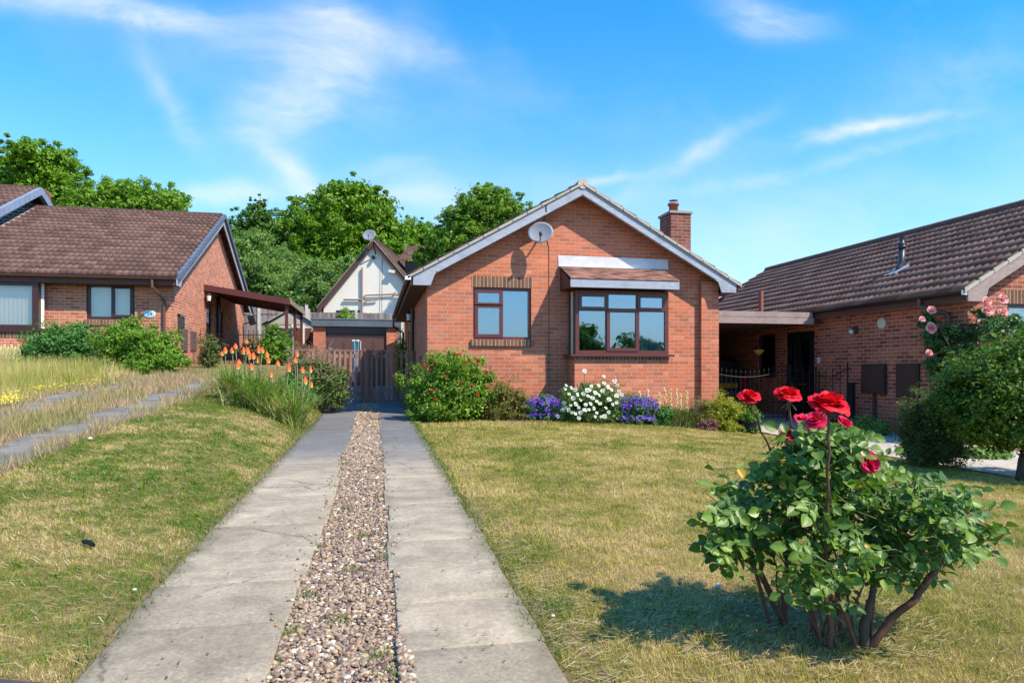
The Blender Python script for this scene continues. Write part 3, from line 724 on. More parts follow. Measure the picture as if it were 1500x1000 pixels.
# =================================================================== LEFT BUNGALOW
def gutp(cx, cz, r): return [(cx-r, cz), (cx-r*.8, cz-r*.6), (cx, cz-r), (cx+r*.8, cz-r*.6), (cx+r, cz), (cx+r*.85, cz), (cx, cz-r*.75), (cx-r*.85, cz)]
def left_house():
    XW, YF, YB, YR = -4.94, 18.4, 27.95, 23.2; zE, zR = 3.40, 6.02; sl_ = (zR-zE)/(YR-18.05)
    H = thing('left_bungalow', (XW, YF, 1.1), 'brick bungalow with a weathered brown tiled roof on the left side of the photo', 'house')
    H.name = 'tiled_bungalow'
    m = MB(); x0 = -15.5; base = .3
    wall(m, 'y', YF, x0, XW, base, zE-.12, [(-6.89, -5.80, 2.38, 3.27), (-11.5, -7.87, 2.05, 3.26)], .1, 1)
    zg = lambda y: zE+sl_*((y if y < YR else 2*YR-y)-18.05)-.06
    holes = [(21.9, 22.85, 1.3, 3.2), (23.7, 24.35, 2.2, 3.15)]
    wall(m, 'x', XW, YF, YB, base, zE-.12, holes, .12, -1)
    m.add([(XW, YF, zE-.12), (XW, YB, zE-.12), (XW, YB, zg(YB)), (XW, YR, zg(YR)), (XW, YF, zg(YF))], [(0, 1, 2, 3, 4)])
    m.add([(x0, YB, base), (XW, YB, base), (XW, YB, zE), (x0, YB, zE)], [(0, 1, 2, 3)])
    m.build('wall', BR_LEFT, H)
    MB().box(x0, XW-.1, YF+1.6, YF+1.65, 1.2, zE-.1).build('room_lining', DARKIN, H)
    # small window
    w = window(H, -6.89, -5.80, 2.38, 3.27, YF+.04, [(0, .52, 0, 1, False), (.52, 1, 0, 1, True)], UPVC_D, GLASS_C, .07)
    vb = MB()
    for i in range(13): vb.obox((-6.80+i*.078, YF+.16, 2.84), (.97, .24, 0), (-.24, .97, 0), (0, 0, 1), (.039, .001, .40))
    vb.build('vertical_blind', CURT, w)
    MB().box(-6.93, -5.76, YF-.035, YF+.1, 2.24, 2.375).build('sill', BR_SOL, H)
    # box bay
    bx0, bx1, by = -11.5, -7.80, 18.07
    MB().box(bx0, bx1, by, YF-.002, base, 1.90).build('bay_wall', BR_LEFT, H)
    MB().box(bx0, bx1+.004, by-.006, YF-.004, 1.902, 2.03).build('soldier_course', BR_SOL, H)
    MB().box(bx0-.05, bx1+.08, by-.05, YF-.003, 2.032, 2.075).build('bay_sill', UPVC_D, H)
    bw = window(H, bx0, bx1, 2.076, 3.26, by, [(0, .33, 0, 1, False), (.33, .66, 0, 1, False), (.66, 1, 0, 1, False)], UPVC_D, GLASS_C, .13, name='bay_window')
    vb = MB()
    for i in range(40): vb.obox((bx0+.1+i*.0925, by+.17, 2.67), (.96, .28, 0), (-.28, .96, 0), (0, 0, 1), (.047, .001, .54))
    vb.build('vertical_blind', CURT, bw)
    s = MB(); s.box(bx1-.07, bx1-.002, by+.072, by+.16, 2.076, 3.26); s.box(bx1-.07, bx1-.002, YF-.14, YF-.01, 2.076, 3.26); s.box(bx1-.07, bx1-.002, by+.16, YF-.14, 2.076, 2.10); s.build('side_frame', UPVC_D, bw)
    MB().box(bx1-.03, bx1-.012, by+.165, YF-.145, 2.1, 3.24).build('side_panel', CREAM, bw)
    # roof
    SLv = Vector((0, YR-18.05, zR-zE)); SL = SLv.length
    tiles('roof_slope', (-16, 18.0, zE-.01), (1, 0, 0), SLv, 16-4.72, SL+.05, TL_L, H, seed=11, pitch=.30, gauge=.31, amp=.042, lip=.072, cpw=6)
    SBv = Vector((0, -(YR-18.05), zR-zE))
    tiles('roof_slope', (-16, 28.4, zE-.01), (1, 0, 0), SBv, 16-4.72, SL+.05, TL_L, H, seed=12, pitch=.30, gauge=.31)
    ridge('ridge_tiles', (-16, YR, zR+.03), (-4.74, YR, zR+.03), TL_L, H, .10)
    # dry verge (dark units) and bargeboard
    v = MB(); n = int(SL/.31)
    for sg in (1, -1):
        for i in range(n+1):
            a = i*.31/SL; b = min(1, (i*.31+.32)/SL)
            ya, yb = 17.98+(YR-17.98)*a, 17.98+(YR-17.98)*b
            za, zb = zE-.01+(zR+.02-zE)*a, zE-.01+(zR+.02-zE)*b
            pts = [(ya, za-.03), (yb, zb-.03), (yb, zb+.085), (ya, za+.115)]
            if sg < 0: pts = [(2*YR-p[0], p[1]) for p in pts]
            v.prism(pts, -4.75, -4.64, 'x')
    v.build('verge', plain('blue_grey_verge', (.12, .14, .20), .5, .2, .4), H)
    f = MB(); f.prism([(17.98, zE-.05), (YR, zR-.04), (YR, zR-.24), (18.38, zE-.03), (18.30, zE-.2), (17.98, zE-.2)], -4.74, -4.71, 'x')
    f.prism([(2*YR-17.98, zE-.05), (YR+.001, zR-.04), (YR+.001, zR-.24), (2*YR-18.38, zE-.03), (2*YR-18.3, zE-.2), (2*YR-17.98, zE-.2)], -4.74, -4.71, 'x')
    f.build('bargeboard', LEAD2, H)
    MB().box(-16, -4.75, 18.02, 18.05, zE-.19, zE-.02).build('fascia_board', FASC, H)
    MB().box(-16, -4.75, 18.052, YF-.002, zE-.19, zE-.175).build('soffit', SOFF, H)
    MB().prism([(a, b) for a, b in gutp(17.96, zE-.01, .06)], -16, -4.76, 'x').build('gutter', GUT, H)
    MB().tube([(-5.28, 17.96, zE-.06), (-5.28, 17.96, zE-.25), (-5.12, 18.34, zE-.52), (-5.12, 18.35, zE-.6), (-5.12, 18.35, 1)], .036).build('downpipe', GUT, H)
    # side door, window, soil pipe
    d = MB(); d.box(XW-.10, XW-.06, 21.9, 22.85, 1.3, 3.2); dd = d.build('side_door', UPVC_D, H)
    MB().box(XW-.058, XW-.05, 22.1, 22.65, 2.2, 3.0).build('pane', GLASS, dd)
    d = MB(); d.box(XW-.09, XW-.04, 23.7, 24.35, 2.2, 2.27); d.box(XW-.09, XW-.04, 23.7, 24.35, 3.08, 3.15); d.box(XW-.09, XW-.04, 23.7, 23.77, 2.27, 3.08); d.box(XW-.09, XW-.04, 24.28, 24.35, 2.27, 3.08)
    dw = d.build('window', UPVC_D, H); MB().box(XW-.07, XW-.062, 23.77, 24.28, 2.27, 3.08).build('pane', GLASS, dw)
    MB().tube([(XW+.07, 23.25, 1.2), (XW+.07, 23.25, 3.5)], .06).build('soil_pipe', GUT_D, H)
    # higher neighbour block joined on behind at the left
    H2 = thing('tall_roofed_bungalow', (-12, 20, 1.1), 'taller tiled roof with pale blue verge at the far left edge of the photo', 'house')
    X2 = -10.0; zR2 = 6.60; zE2 = zR2-sl_*(YR-17.2)
    tiles('roof_slope', (-24, 17.2, zE2), (1, 0, 0), (0, YR-17.2, zR2-zE2), 24+X2, math.hypot(YR-17.2, zR2-zE2), TL_L, H2, seed=21, gauge=.31, amp=.042, lip=.072, cpw=6)
    tiles('roof_slope', (-24, 2*YR-17.2, zE2), (1, 0, 0), (0, -(YR-17.2), zR2-zE2), 24+X2, math.hypot(YR-17.2, zR2-zE2), TL_L, H2, seed=22, gauge=.31)
    ridge('ridge_tiles', (-24, YR, zR2+.03), (X2, YR, zR2+.03), TL_L, H2, .1)
    mm = MB(); mm.add([(X2-.35, 18.6, 3.2), (X2-.35, 27.8, 3.2), (X2-.35, 2*YR-18.6, zE2+sl_*(1.4)-.1), (X2-.35, YR, zR2-.1), (X2-.35, 18.6, zE2+sl_*1.4-.1)], [(0, 1, 2, 3, 4)])
    mm.add([(-24, 18.6, 0), (X2-.35, 18.6, 0), (X2-.35, 18.6, 3.9), (-24, 18.6, 3.9)], [(0, 1, 2, 3)])
    mm.build('cladding', plain('slate_hanging', (.13, .12, .15), .8, .3, .3, 12), H2)
    v = MB(); L2 = math.hypot(YR-17.2, zR2-zE2); n = int(L2/.31)
    for sg in (1, -1):
        for i in range(n+1):
            a = i*.31/L2; b = min(1, (i*.31+.32)/L2)
            ya, yb = 17.18+(YR-17.18)*a, 17.18+(YR-17.18)*b; za, zb = zE2+(zR2-zE2)*a, zE2+(zR2-zE2)*b
            pts = [(ya, za-.13), (yb, zb-.13), (yb, zb+.085), (ya, za+.11)]
            if sg < 0: pts = [(2*YR-p[0], p[1]) for p in pts]
            v.prism(pts, X2-.03, X2+.09, 'x')
    v.build('verge', plain('pale_blue_verge', (.24, .30, .42), .5, .2, .4), H2)
    fl = MB()
    za = lambda y: zE+sl_*(y-18.05)
    q = []
    for y in np.linspace(18.2, YR-.1, 16): q += [(X2-.34, y, za(y)+.34), (X2-.335, y, za(y)+.12), (X2+.02, y, za(y)+.10)]
    fs = []
    for i in range(15):
        for j in range(2): fs.append((i*3+j, i*3+j+1, i*3+j+4, i*3+j+3))
    fl.add(q, fs).build('flashing', plain('pale_flashing', (.52, .52, .54), .6, .2), H2)
    MB().box(-11.3, -10.2, YR+.6, YR+1.3, 6.2, 6.85).build('chimney', BR_CH, H2)
left_house()

# house number plaque
def text_mesh(txt, size, loc, rot, m, parent, name='lettering', ext=.002, xs_=1.0):
    cu = bpy.data.curves.new(name, 'FONT'); cu.body = txt; cu.size = size; cu.align_x = 'CENTER'; cu.align_y = 'CENTER'; cu.extrude = ext
    tmp = bpy.data.objects.new('tmp', cu); COL.objects.link(tmp)
    dg = bpy.context.evaluated_depsgraph_get(); me = bpy.data.meshes.new_from_object(tmp.evaluated_get(dg))
    bpy.data.objects.remove(tmp)
    me.transform(Matrix.Translation(loc) @ rot.to_4x4() @ Matrix.Diagonal((xs_, 1, 1, 1)))
    me.materials.clear()
    return link(name, me, m, parent)
RF = Matrix.Rotation(R(90), 3, 'X')      # text that faces -Y
T = thing('house_number_plaque', (-5.46, 18.38, 2.53), 'small oval house number plaque on the left bungalow beside its downpipe', 'sign')
MB().lathe([(.14, -.008), (.14, .004), (.125, .008)], (-5.46, 18.385, 2.53), 28, RF @ Matrix.Diagonal(Vector((1, .68, 1)))).build('plate', WHITE, T)
MB().lathe([(.115, 0), (.115, .004)], (-5.46, 18.377, 2.53), 28, RF @ Matrix.Diagonal(Vector((1, .66, 1)))).build('enamel', plain('pale_blue_enamel', (.35, .60, .68), .4, .05), T)
text_mesh('24', .12, (-5.46, 18.370, 2.53), RF, plain('navy_paint', (.03, .05, .10), .4, .05), T)

# things on the left bungalow's side wall
def sidebox(name, X, y0, y1, z0, z1, dep, m, label, cat, pipe=None, group=None, sgn=1, tube_to=None):
    T = thing(name, (X, (y0+y1)/2, z0), label, cat, group)
    b = MB(); b.box(min(X, X+sgn*dep), max(X, X+sgn*dep), y0, y1, z0, z1); b.build('body', m, T, bevel=.008)
    d = MB(); xx = X+sgn*dep
    d.box(min(xx, xx+sgn*.012), max(xx, xx+sgn*.012), y0+.03, y1-.03, z0+.03, z1-.03); d.build('door', m, T, bevel=.004)
    if tube_to is not None: MB().tube([(X+sgn*dep*.5, (y0+y1)/2, z0+.01), (X+sgn*dep*.5, (y0+y1)/2, tube_to)], .03).build('pipe', m, T)
    return T
XW = -4.94
sidebox('meter_box', XW, 19.15, 19.75, 1.62, 2.24, .02, METERBOX_L, 'faded brown meter box nearest the corner of the left bungalow', 'meter box')
sidebox('meter_box', XW, 20.08, 20.68, 1.66, 2.22, .02, METERBOX_L, 'faded brown meter box with a pipe below on the left bungalow', 'meter box', tube_to=1.2)
T = thing('letterbox', (XW, 18.95, 2.25), 'dark blue-grey letterbox on the side wall of the left bungalow', 'letterbox')
b = MB(); b.box(XW, XW+.12, 18.85, 19.08, 2.22, 2.52); b.build('body', DARKMET, T, bevel=.015)
b = MB(); b.prism([(XW-.0, 2.57), (XW+.16, 2.525), (XW+.16, 2.54), (XW, 2.60)], 18.82, 19.11); b.build('lid', DARKMET, T)
MB().box(XW+.02, XW+.09, 18.90, 19.03, 2.10, 2.218).build('newspaper_holder', DARKMET, T)
def lantern(X, Y, Z, label, sgn=1, dark=DARKMET, sc=1.0):
    T = thing('wall_lantern', (X, Y, Z), label, 'wall light')
    MB().tube([(X, Y, Z-.02), (X+sgn*.1*sc, Y, Z-.06)], .014*sc, 6).build('bracket', dark, T)
    cx = X+sgn*.13*sc
    MB().lathe([(.075*sc, 0), (.06*sc, .05*sc), (.015*sc, .075*sc)], (cx, Y, Z+.05*sc), 12).build('cap', dark, T)
    MB().lathe([(.045*sc, -.10*sc), (.062*sc, .05*sc)], (cx, Y, Z), 12).build('glass', WHITE if sgn > 0 else NET, T)
    MB().lathe([(.02*sc, 0), (.05*sc, .03*sc)], (cx, Y, Z-.13*sc), 12).build('base', dark, T)
lantern(XW, 21.6, 3.30, 'black and white wall lantern beside the carport of the left bungalow', 1, BLACK, 1.1)
lantern(1.01, 17.45, 2.50, 'small glass wall lantern under the eaves down the side of the middle bungalow', -1, BLACK, 1.1)
T = thing('security_sensor', (XW, 25.3, 2.95), 'small white sensor on the shaded side wall of the left bungalow', 'sensor')
MB().ell((XW+.05, 25.3, 2.95), (.06, .05, .05)).build('housing', CREAM, T, True)
T = thing('floodlight', (XW, 27.7, 2.9), 'dark floodlight at the back corner of the left bungalow under the canopy', 'light')
MB().obox((XW+.35, 27.6, 3.05), (1, 0, .3), (0, 1, 0), (-.3, 0, 1), (.10, .16, .16)).build('head', BLACK, T)
MB().tube([(XW, 27.7, 2.9), (XW+.3, 27.6, 2.98)], .02).build('arm', BLACK, T)

# canopy on the left bungalow's side
T = thing('carport_canopy', (-2.6, 21.7, 1.2), 'low brown carport canopy on posts beside the left bungalow', 'carport')
za, zb = 3.66, 3.28
c = MB(); c.add([(XW, 21.65, za), (-2.54, 21.65, zb), (-2.54, 26.2, zb), (XW, 26.2, za)] + [(XW, 21.65, za-.03), (-2.54, 21.65, zb-.03), (-2.54, 26.2, zb-.03), (XW, 26.2, za-.03)],
    [(0, 1, 2, 3), (7, 6, 5, 4), (0, 4, 5, 1), (1, 5, 6, 2), (2, 6, 7, 3), (3, 7, 4, 0)]).build('roof_sheet', CANOPY, T)
c = MB(); c.add([(XW, 21.60, za+.02), (-2.50, 21.60, zb+.02), (-2.50, 21.60, zb-.16), (XW, 21.60, za-.16), (XW, 21.64, za+.02), (-2.50, 21.64, zb+.02), (-2.50, 21.64, zb-.16), (XW, 21.64, za-.16)],
    [(0, 1, 2, 3), (7, 6, 5, 4), (0, 4, 5, 1), (1, 5, 6, 2), (2, 6, 7, 3), (3, 7, 4, 0)]); c.build('fascia', CANOPY, T)
MB().box(-2.535, -2.49, 21.645, 26.25, zb-.12, zb+.03).build('gutter', plain('mossy_beam', (.24, .21, .13), .8, .3), T)
for yy_ in (21.75, 24.0, 26.1): MB().box(-2.66, -2.57, yy_-.045, yy_+.045, zs(-2.6, yy_)-.1, zb-.04).build('post', CANOPY, T)
rf = MB()
for i in range(9): y = 22.0+i*.5; rf.add([(XW, y, za-.035), (-2.6, y, zb-.035), (-2.6, y, zb-.13), (XW, y, za-.13), (XW, y+.05, za-.035), (-2.6, y+.05, zb-.035), (-2.6, y+.05, zb-.13), (XW, y+.05, za-.13)], [(0, 1, 2, 3), (7, 6, 5, 4), (3, 2, 6, 7)])
rf.build('rafters', CANOPY, T)

# =================================================================== RIGHT BUNGALOW
def right_house():
    XWl, YF, YB = 9.95, 9.9, 20.8; xr, zR = 13.1, 4.50; xe = 9.68; zE = 2.48; sl_ = (zR-zE)/(xr-xe)
    H = thing('dark_brick_bungalow', (XWl, YF, -.1), 'dark red brick bungalow with a long ribbed brown roof at the right edge', 'house')
    m = MB(); base = -.5; y0 = 9.62
    zg = lambda x: zE+sl_*((x if x < xr else 2*xr-x)-xe)-.06
    wall(m, 'x', XWl, YF, YB, base, zE-.02, [(14.05, 15.15, -.05, 2.05), (15.6, 16.4, .95, 2.05)], .1, 1)
    wall(m, 'y', YF, XWl, 16.2, base, zE-.02, [(10.76, 12.4, 1.10, 2.28)], .1, 1)
    m.add([(XWl, YF, zE-.02), (16.2, YF, zE-.02), (16.2, YF, zg(16.2)), (xr, YF, zg(xr)), (XWl, YF, zg(XWl))], [(0, 1, 2, 3, 4)])
    m.add([(XWl, YB, base), (16.2, YB, base), (16.2, YB, zg(16.2)), (xr, YB, zg(xr)), (XWl, YB, zg(XWl))], [(0, 1, 2, 3, 4)])
    m.add([(16.2, YF, base), (16.2, YB, base), (16.2, YB, zE), (16.2, YF, zE)], [(0, 1, 2, 3)])
    m.build('wall', BR_RIGHT, H)
    MB().box(10.72, 12.44, YF-.005, YF+.08, 2.283, 2.52).build('lintel', BR_SOL, H)
    w = window(H, 10.76, 12.4, 1.10, 2.28, YF+.03, [(0, .5, 0, 1, False), (.5, 1, 0, 1, True)], UPVC_D, GLASS_C, .06)
    n = 70; V = []; F = []
    for i in range(n+1):
        x = 10.82+1.52*i/n; V += [(x, YF+.18+.02*math.sin(i*.9), 1.15), (x, YF+.18+.02*math.sin(i*.9+.2), 2.25)]
    for i in range(n): F.append((2*i, 2*i+2, 2*i+3, 2*i+1))
    MB().add(V, F).build('net_curtain', CURT, w)
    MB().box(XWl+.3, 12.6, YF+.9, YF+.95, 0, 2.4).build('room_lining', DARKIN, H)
    SLv = Vector((xr-xe, 0, zR-zE)); SL = SLv.length
    tiles('roof_slope', (xe-.06, y0, zE-.05), (0, 1, 0), SLv, YB+.25-y0, SL+.06, TL_R, H, seed=31, pitch=.30, gauge=.33, amp=.042, lip=.034, cpw=6)
    tiles('roof_slope', (2*xr-xe+.06, y0, zE-.05), (0, 1, 0), (-(xr-xe), 0, zR-zE), YB+.25-y0, SL+.06, TL_R, H, seed=32)
    ridge('ridge_tiles', (xr, y0, zR+.03), (xr, YB+.25, zR+.03), TL_R, H, .11)
    gable_house_barges(H, xe, 2*xr-xe, zE-.02, xr, zR-.02, y0, y0+.03, TRIM_R, .18, .2, .33)
    v = MB(); 
    nrow = int(SL/.33)+1; cs = math.cos(math.atan(sl_))
    for i in range(nrow):
        x_a = xe-.08+i*.33*cs; x_b = min(x_a+.345*cs, xr)
        if x_a >= xr: break
        a, b = zE-.02+sl_*(x_a-xe), zE-.02+sl_*(x_b-xe)
        v.prism([(x_a, a), (x_b, b), (x_b, b+.06), (x_a, a+.085)], y0-.02, y0+.09)
        v.prism([(2*xr-x_a, a), (2*xr-x_b, b), (2*xr-x_b, b+.06), (2*xr-x_a, a+.085)], y0-.02, y0+.09)
    v.build('verge', VERGE, H)
    MB().box(xe, xe+.02, y0+.03, YB, zE-.18, zE-.03).build('fascia_board', FASC, H)
    MB().box(xe+.02, XWl-.002, y0+.03, YB, zE-.18, zE-.165).build('soffit', plain('grey_soffit', (.25, .22, .21), .7, .1), H)
    MB().prism(gutp(xe-.055, zE-.03, .055), y0+.02, YB).build('gutter', GUT_D, H)
    MB().box(xe-.115, xe, y0+.012, y0+.02, zE-.095, zE-.02).build('gutter_end', WHITE, H)
    MB().tube([(xe-.055, 10.6, zE-.07), (xe-.055, 10.6, zE-.2), (9.87, 10.25, zE-.36), (9.88, 10.22, zE-.42), (9.88, 10.22, -.1)], .036).build('downpipe', GUT, H)
    # side door & window under the carport
    d = MB(); d.box(XWl+.03, XWl+.07, 14.05, 15.15, -.05, 2.05); dd = d.build('side_door', BLACK, H)
    MB().box(XWl+.02, XWl+.028, 14.25, 14.6, 1.05, 1.85).build('pane', GLASS, dd); MB().box(XWl+.02, XWl+.028, 14.85, 14.98, .5, 1.85).build('pane', GLASS, dd)
    MB().box(XWl+.012, XWl+.03, 14.4, 14.65, .78, .83).build('letter_plate', plain('brass', (.35, .25, .10), .35, .1, .5, 9, .8), dd)
    d = MB(); d.box(XWl+.03, XWl+.07, 15.6, 16.4, .95, 1.02); d.box(XWl+.03, XWl+.07, 15.6, 16.4, 1.98, 2.05); d.box(XWl+.03, XWl+.07, 15.6, 15.67, 1.02, 1.98); d.box(XWl+.03, XWl+.07, 16.33, 16.4, 1.02, 1.98)
    dw = d.build('window', UPVC_D, H); MB().box(XWl+.045, XWl+.05, 15.67, 16.33, 1.02, 1.98).build('pane', GLASS, dw)
    # flue on the roof
    fy = 12.55; fxx = 10.95; fz = zE+sl_*(fxx-xe)
    fl = MB(); fl.tube([(fxx-.08, fy, fz-.05), (fxx-.06, fy, fz+.08), (fxx+.02, fy, fz+.17), (fxx+.02, fy, fz+.5)], .062, 14)
    f = fl.build('flue_pipe', DARKMET, H, True)
    MB().lathe([(.062, 0), (.085, .01), (.085, .05), (.07, .06), (.07, .075), (.085, .08), (.085, .10), (.05, .11), (.05, .24), (.055, .245)], (fxx+.02, fy, fz+.48), 16).build('terminal', DARKMET, f, True)
    MB().obox((fxx-.08, fy, fz+.035), Vector((1, 0, sl_)).normalized(), (0, 1, 0), Vector((-sl_, 0, 1)).normalized(), (.22, .2, .006)).build('flashing', LEAD2, f)
    # soil vent behind the carport beam
    MB().tube([(9.3, 15.2, 2.3), (9.3, 15.2, 3.08)], .055, 12).build('vent_pipe', TERRA, H)
right_house()
sidebox('meter_box', 9.95, 11.76, 12.39, .66, 1.26, .10, METERBOX, 'dark brown meter box with a pipe below on the right bungalow wall', 'meter box', sgn=-1, tube_to=-.1)
sidebox('meter_box', 9.95, 10.93, 11.49, .60, 1.26, .05, METERBOX, 'dark brown meter box half hidden by the feathery bush on the right', 'meter box', sgn=-1)
T = thing('round_vent', (9.95, 11.9, 2.06), 'round cream vent cover high on the dark red brick side wall', 'vent')
MB().lathe([(.11, 0), (.11, .03), (.09, .04)], (9.95, 11.9, 2.07), 20, Matrix.Rotation(R(-90), 3, 'Y')).build('cover', CREAM, T)
T = thing('wall_lamp', (9.95, 12.65, 1.98), 'small dark bulkhead lamp on the dark red brick side wall', 'wall light')
MB().lathe([(.07, 0), (.075, .05), (.05, .09)], (9.95, 12.65, 1.98), 14, Matrix.Rotation(R(-90), 3, 'Y')).build('shade', plain('bronze_lamp', (.06, .05, .045), .5, .3), T)
MB().ell((9.83, 12.65, 1.94), (.05, .05, .05)).build('bulb_cover', NET, T, True)
T = thing('door_bell', (9.95, 13.9, 1.35), 'tiny white door bell beside the dark door under the right carport', 'door bell')
MB().box(9.92, 9.95, 13.84, 13.92, 1.30, 1.42).build('button_plate', WHITE, T, bevel=.005)
MB().ell((9.915, 13.88, 1.36), (.01, .018, .018)).build('button', BLACK, T)
# carport between the bungalows
T = thing('flat_carport', (8.5, 13.6, 0), 'flat carport with a weathered timber fascia between the middle and right bungalows', 'carport')
b = MB(); b.box(7.12, 9.62, 13.60, 13.64, 2.16, 2.30); b.box(7.12, 9.58, 13.595, 13.635, 2.305, 2.42); b.build('fascia', TRIM_R, T)
MB().box(7.12, 9.6, 13.645, 20.7, 2.32, 2.38).build('roof_deck', FELT, T)
r = MB()
for i in range(14): r.box(7.12, 9.9, 13.8+i*.5, 13.85+i*.5, 2.17, 2.318)
r.build('joists', SOFF, T)
b = MB(); b.box(7.12, 9.9, 20.7, 20.8, -.3, 2.4); b.build('rear_wall', BR_RIGHT, T)

# iron gates
def iron_gate(p0, p1, zb, zt0, zt1, sag, n, label, group='black wrought iron gates of the right carport'):
    p0 = Vector(p0); p1 = Vector(p1); T = thing('iron_gate', (p0.x, p0.y, zb), label, 'gate', group); d = (p1-p0)
    fr = MB()
    top = lambda t: zt0+(zt1-zt0)*t-sag*math.sin(math.pi*t)
    fr.tube([p0+d*t+Vector((0, 0, top(t))) for t in np.linspace(0, 1, 14)], .010, 6)
    fr.tube([p0+Vector((0, 0, zb+.08)), p1+Vector((0, 0, zb+.08))], .012, 6); fr.tube([p0+Vector((0, 0, zb+.42)), p1+Vector((0, 0, zb+.42))], .010, 6)
    fr.tube([p0+Vector((0, 0, zb)), p0+Vector((0, 0, top(0)+.12))], .018, 6); fr.tube([p1+Vector((0, 0, zb)), p1+Vector((0, 0, top(1)+.12))], .018, 6)
    fr.build('frame', BLACK, T)
    for i in range(1, n):
        t = i/n; p = p0+d*t; b = MB(); zz = top(t)+.09
        b.tube([p+Vector((0, 0, zb+.08)), p+Vector((0, 0, zz))], .007, 6); b.lathe([(.004, 0), (.018, .02), (.001, .085)], (p.x, p.y, zz-.01), 6)
        b.build('bar', BLACK, T)
iron_gate((7.2, 13.9, 0), (9.15, 13.9, 0), 0.0, 1.10, 1.14, .14, 17, 'black iron gate with a dipping top rail closed across the right carport')
iron_gate((9.22, 13.9, 0), (9.78, 13.75, 0), 0.0, 1.14, 1.10, .02, 4, 'narrow black iron gate panel between the closed gate and the dark door')
iron_gate((9.76, 13.62, 0), (9.72, 12.62, 0), -.03, 1.0, 1.18, .08, 4, 'black iron gate leaf folded open against the dark red brick wall')
T = thing('black_post', (9.7, 12.45, -.1), 'short black post standing by the folded iron gate leaf', 'post')
MB().box(9.62, 9.72, 12.38, 12.48, -.1, .85).build('shaft', BLACK, T, bevel=.008)
MB().box(9.61, 9.73, 12.37, 12.49, .851, .875).build('cap', BLACK, T, bevel=.008)

# parked car in the carport
def car():
    T = thing('parked_car', (8.9, 18.2, 0), 'dark hatchback parked under the right carport seen from behind', 'car')
    x0, x1, yb = 8.08, 9.70, 16.5; paint = plain('dark_car_paint', (.02, .022, .028), .2, .05, .6); zb = zs(8.8, 17)+.02
    secs = []   # cross sections from rear to front: (y, half width bottom, half width top, z waist, z top)
    xm = (x0+x1)/2; hw = (x1-x0)/2
    prof = [(0, .25, .95, .93), (.05, .22, .97, 1.0), (.12, .20, 1.0, 1.30), (.35, .20, 1.0, 1.42), (1.2, .20, 1.0, 1.46), (2.0, .20, .99, 1.42), (2.7, .20, .97, 1.0), (3.5, .22, .92, .82), (3.75, .28, .85, .6)]
    V = []; F = []; n = 10
    for (dy, z0, wf, ztp) in prof:
        w = hw*wf; zw = min(.92, ztp*.95)
        ring = [(-w*.9, z0), (-w, .45), (-w, zw*.82), (-w*.97, zw), (-w*(.80 if ztp > 1 else .93), ztp-.05 if ztp > 1 else zw+.0), (-w*.6, ztp), (w*.6, ztp), (w*(.80 if ztp > 1 else .93), ztp-.05 if ztp > 1 else zw), (w*.97, zw), (w, zw*.82), (w, .45), (w*.9, z0)]
        for (a, z) in ring: V.append((xm+a, yb+dy, zb+z))
    n = 12
    for i in range(len(prof)-1):
        for k in range(n): F.append((i*n+k, i*n+(k+1) % n, (i+1)*n+(k+1) % n, (i+1)*n+k))
    F.append(tuple(range(n))); F.append(tuple((len(prof)-1)*n+k for k in range(n-1, -1, -1)))
    MB().add(V, F).build('body', paint, T, bevel=.02)
    rg = MB(); rg.add([(xm-.58, yb+.045, zb+.96), (xm+.58, yb+.045, zb+.96), (xm+.5, yb+.115, zb+1.28), (xm-.5, yb+.115, zb+1.28)], [(0, 1, 2, 3)]); rg.build('rear_window', GLASS, T)
    MB().box(xm-.78, xm+.78, yb-.07, yb+.05, zb+.30, zb+.52).build('bumper', plain('grey_bumper', (.07, .075, .08), .5, .1), T, bevel=.03)
    for s in (-1, 1): MB().box(xm+s*.70-.07, xm+s*.70+.07, yb-.02, yb+.06, zb+.62, zb+.9).build('tail_light', plain('tail_light_red', (.25, .01, .01), .2, .05), T, bevel=.01)
    P = MB(); P.box(xm-.02, xm+.50, yb-.03, yb-.005, zb+.60, zb+.715); pl = P.build('number_plate', plain('yellow_plate', (.65, .33, .02), .4, .05), T)
    text_mesh('FE52 OSU', .105, (xm+.24, yb-.034, zb+.657), RF, BLACK, pl, xs_=.92)
    for (sx, dy) in ((-1, .75), (1, .75), (-1, 3.05), (1, 3.05)):
        w = MB(); w.lathe([(.29, -.09), (.30, -.05), (.30, .05), (.29, .09)], (xm+sx*.72, yb+dy, zb+.30), 20, Matrix.Rotation(R(90), 3, 'Y')); wo = w.build('wheel', plain('tyre_rubber', (.02, .02, .02), .8, .1), T)
        MB().lathe([(.18, -.095), (.18, .095)], (xm+sx*.72, yb+dy, zb+.30), 14, Matrix.Rotation(R(90), 3, 'Y')).build('rim', DISHM, wo)
car()
T = thing('hanging_basket', (8.9, 14.5, 1.7), 'small hanging plant with pale flowers and a yellow ornament in the carport gloom', 'hanging basket')
MB().lathe([(.02, -.12), (.10, -.06), (.13, 0)], (9.0, 14.8, 1.62), 14).build('pot', plain('yellow_pot', (.45, .28, .04), .5, .1), T)
MB().tube([(9.0, 14.8, 2.2), (9.0, 14.8, 1.62)], .004, 4).build('hanger', BLACK, T)

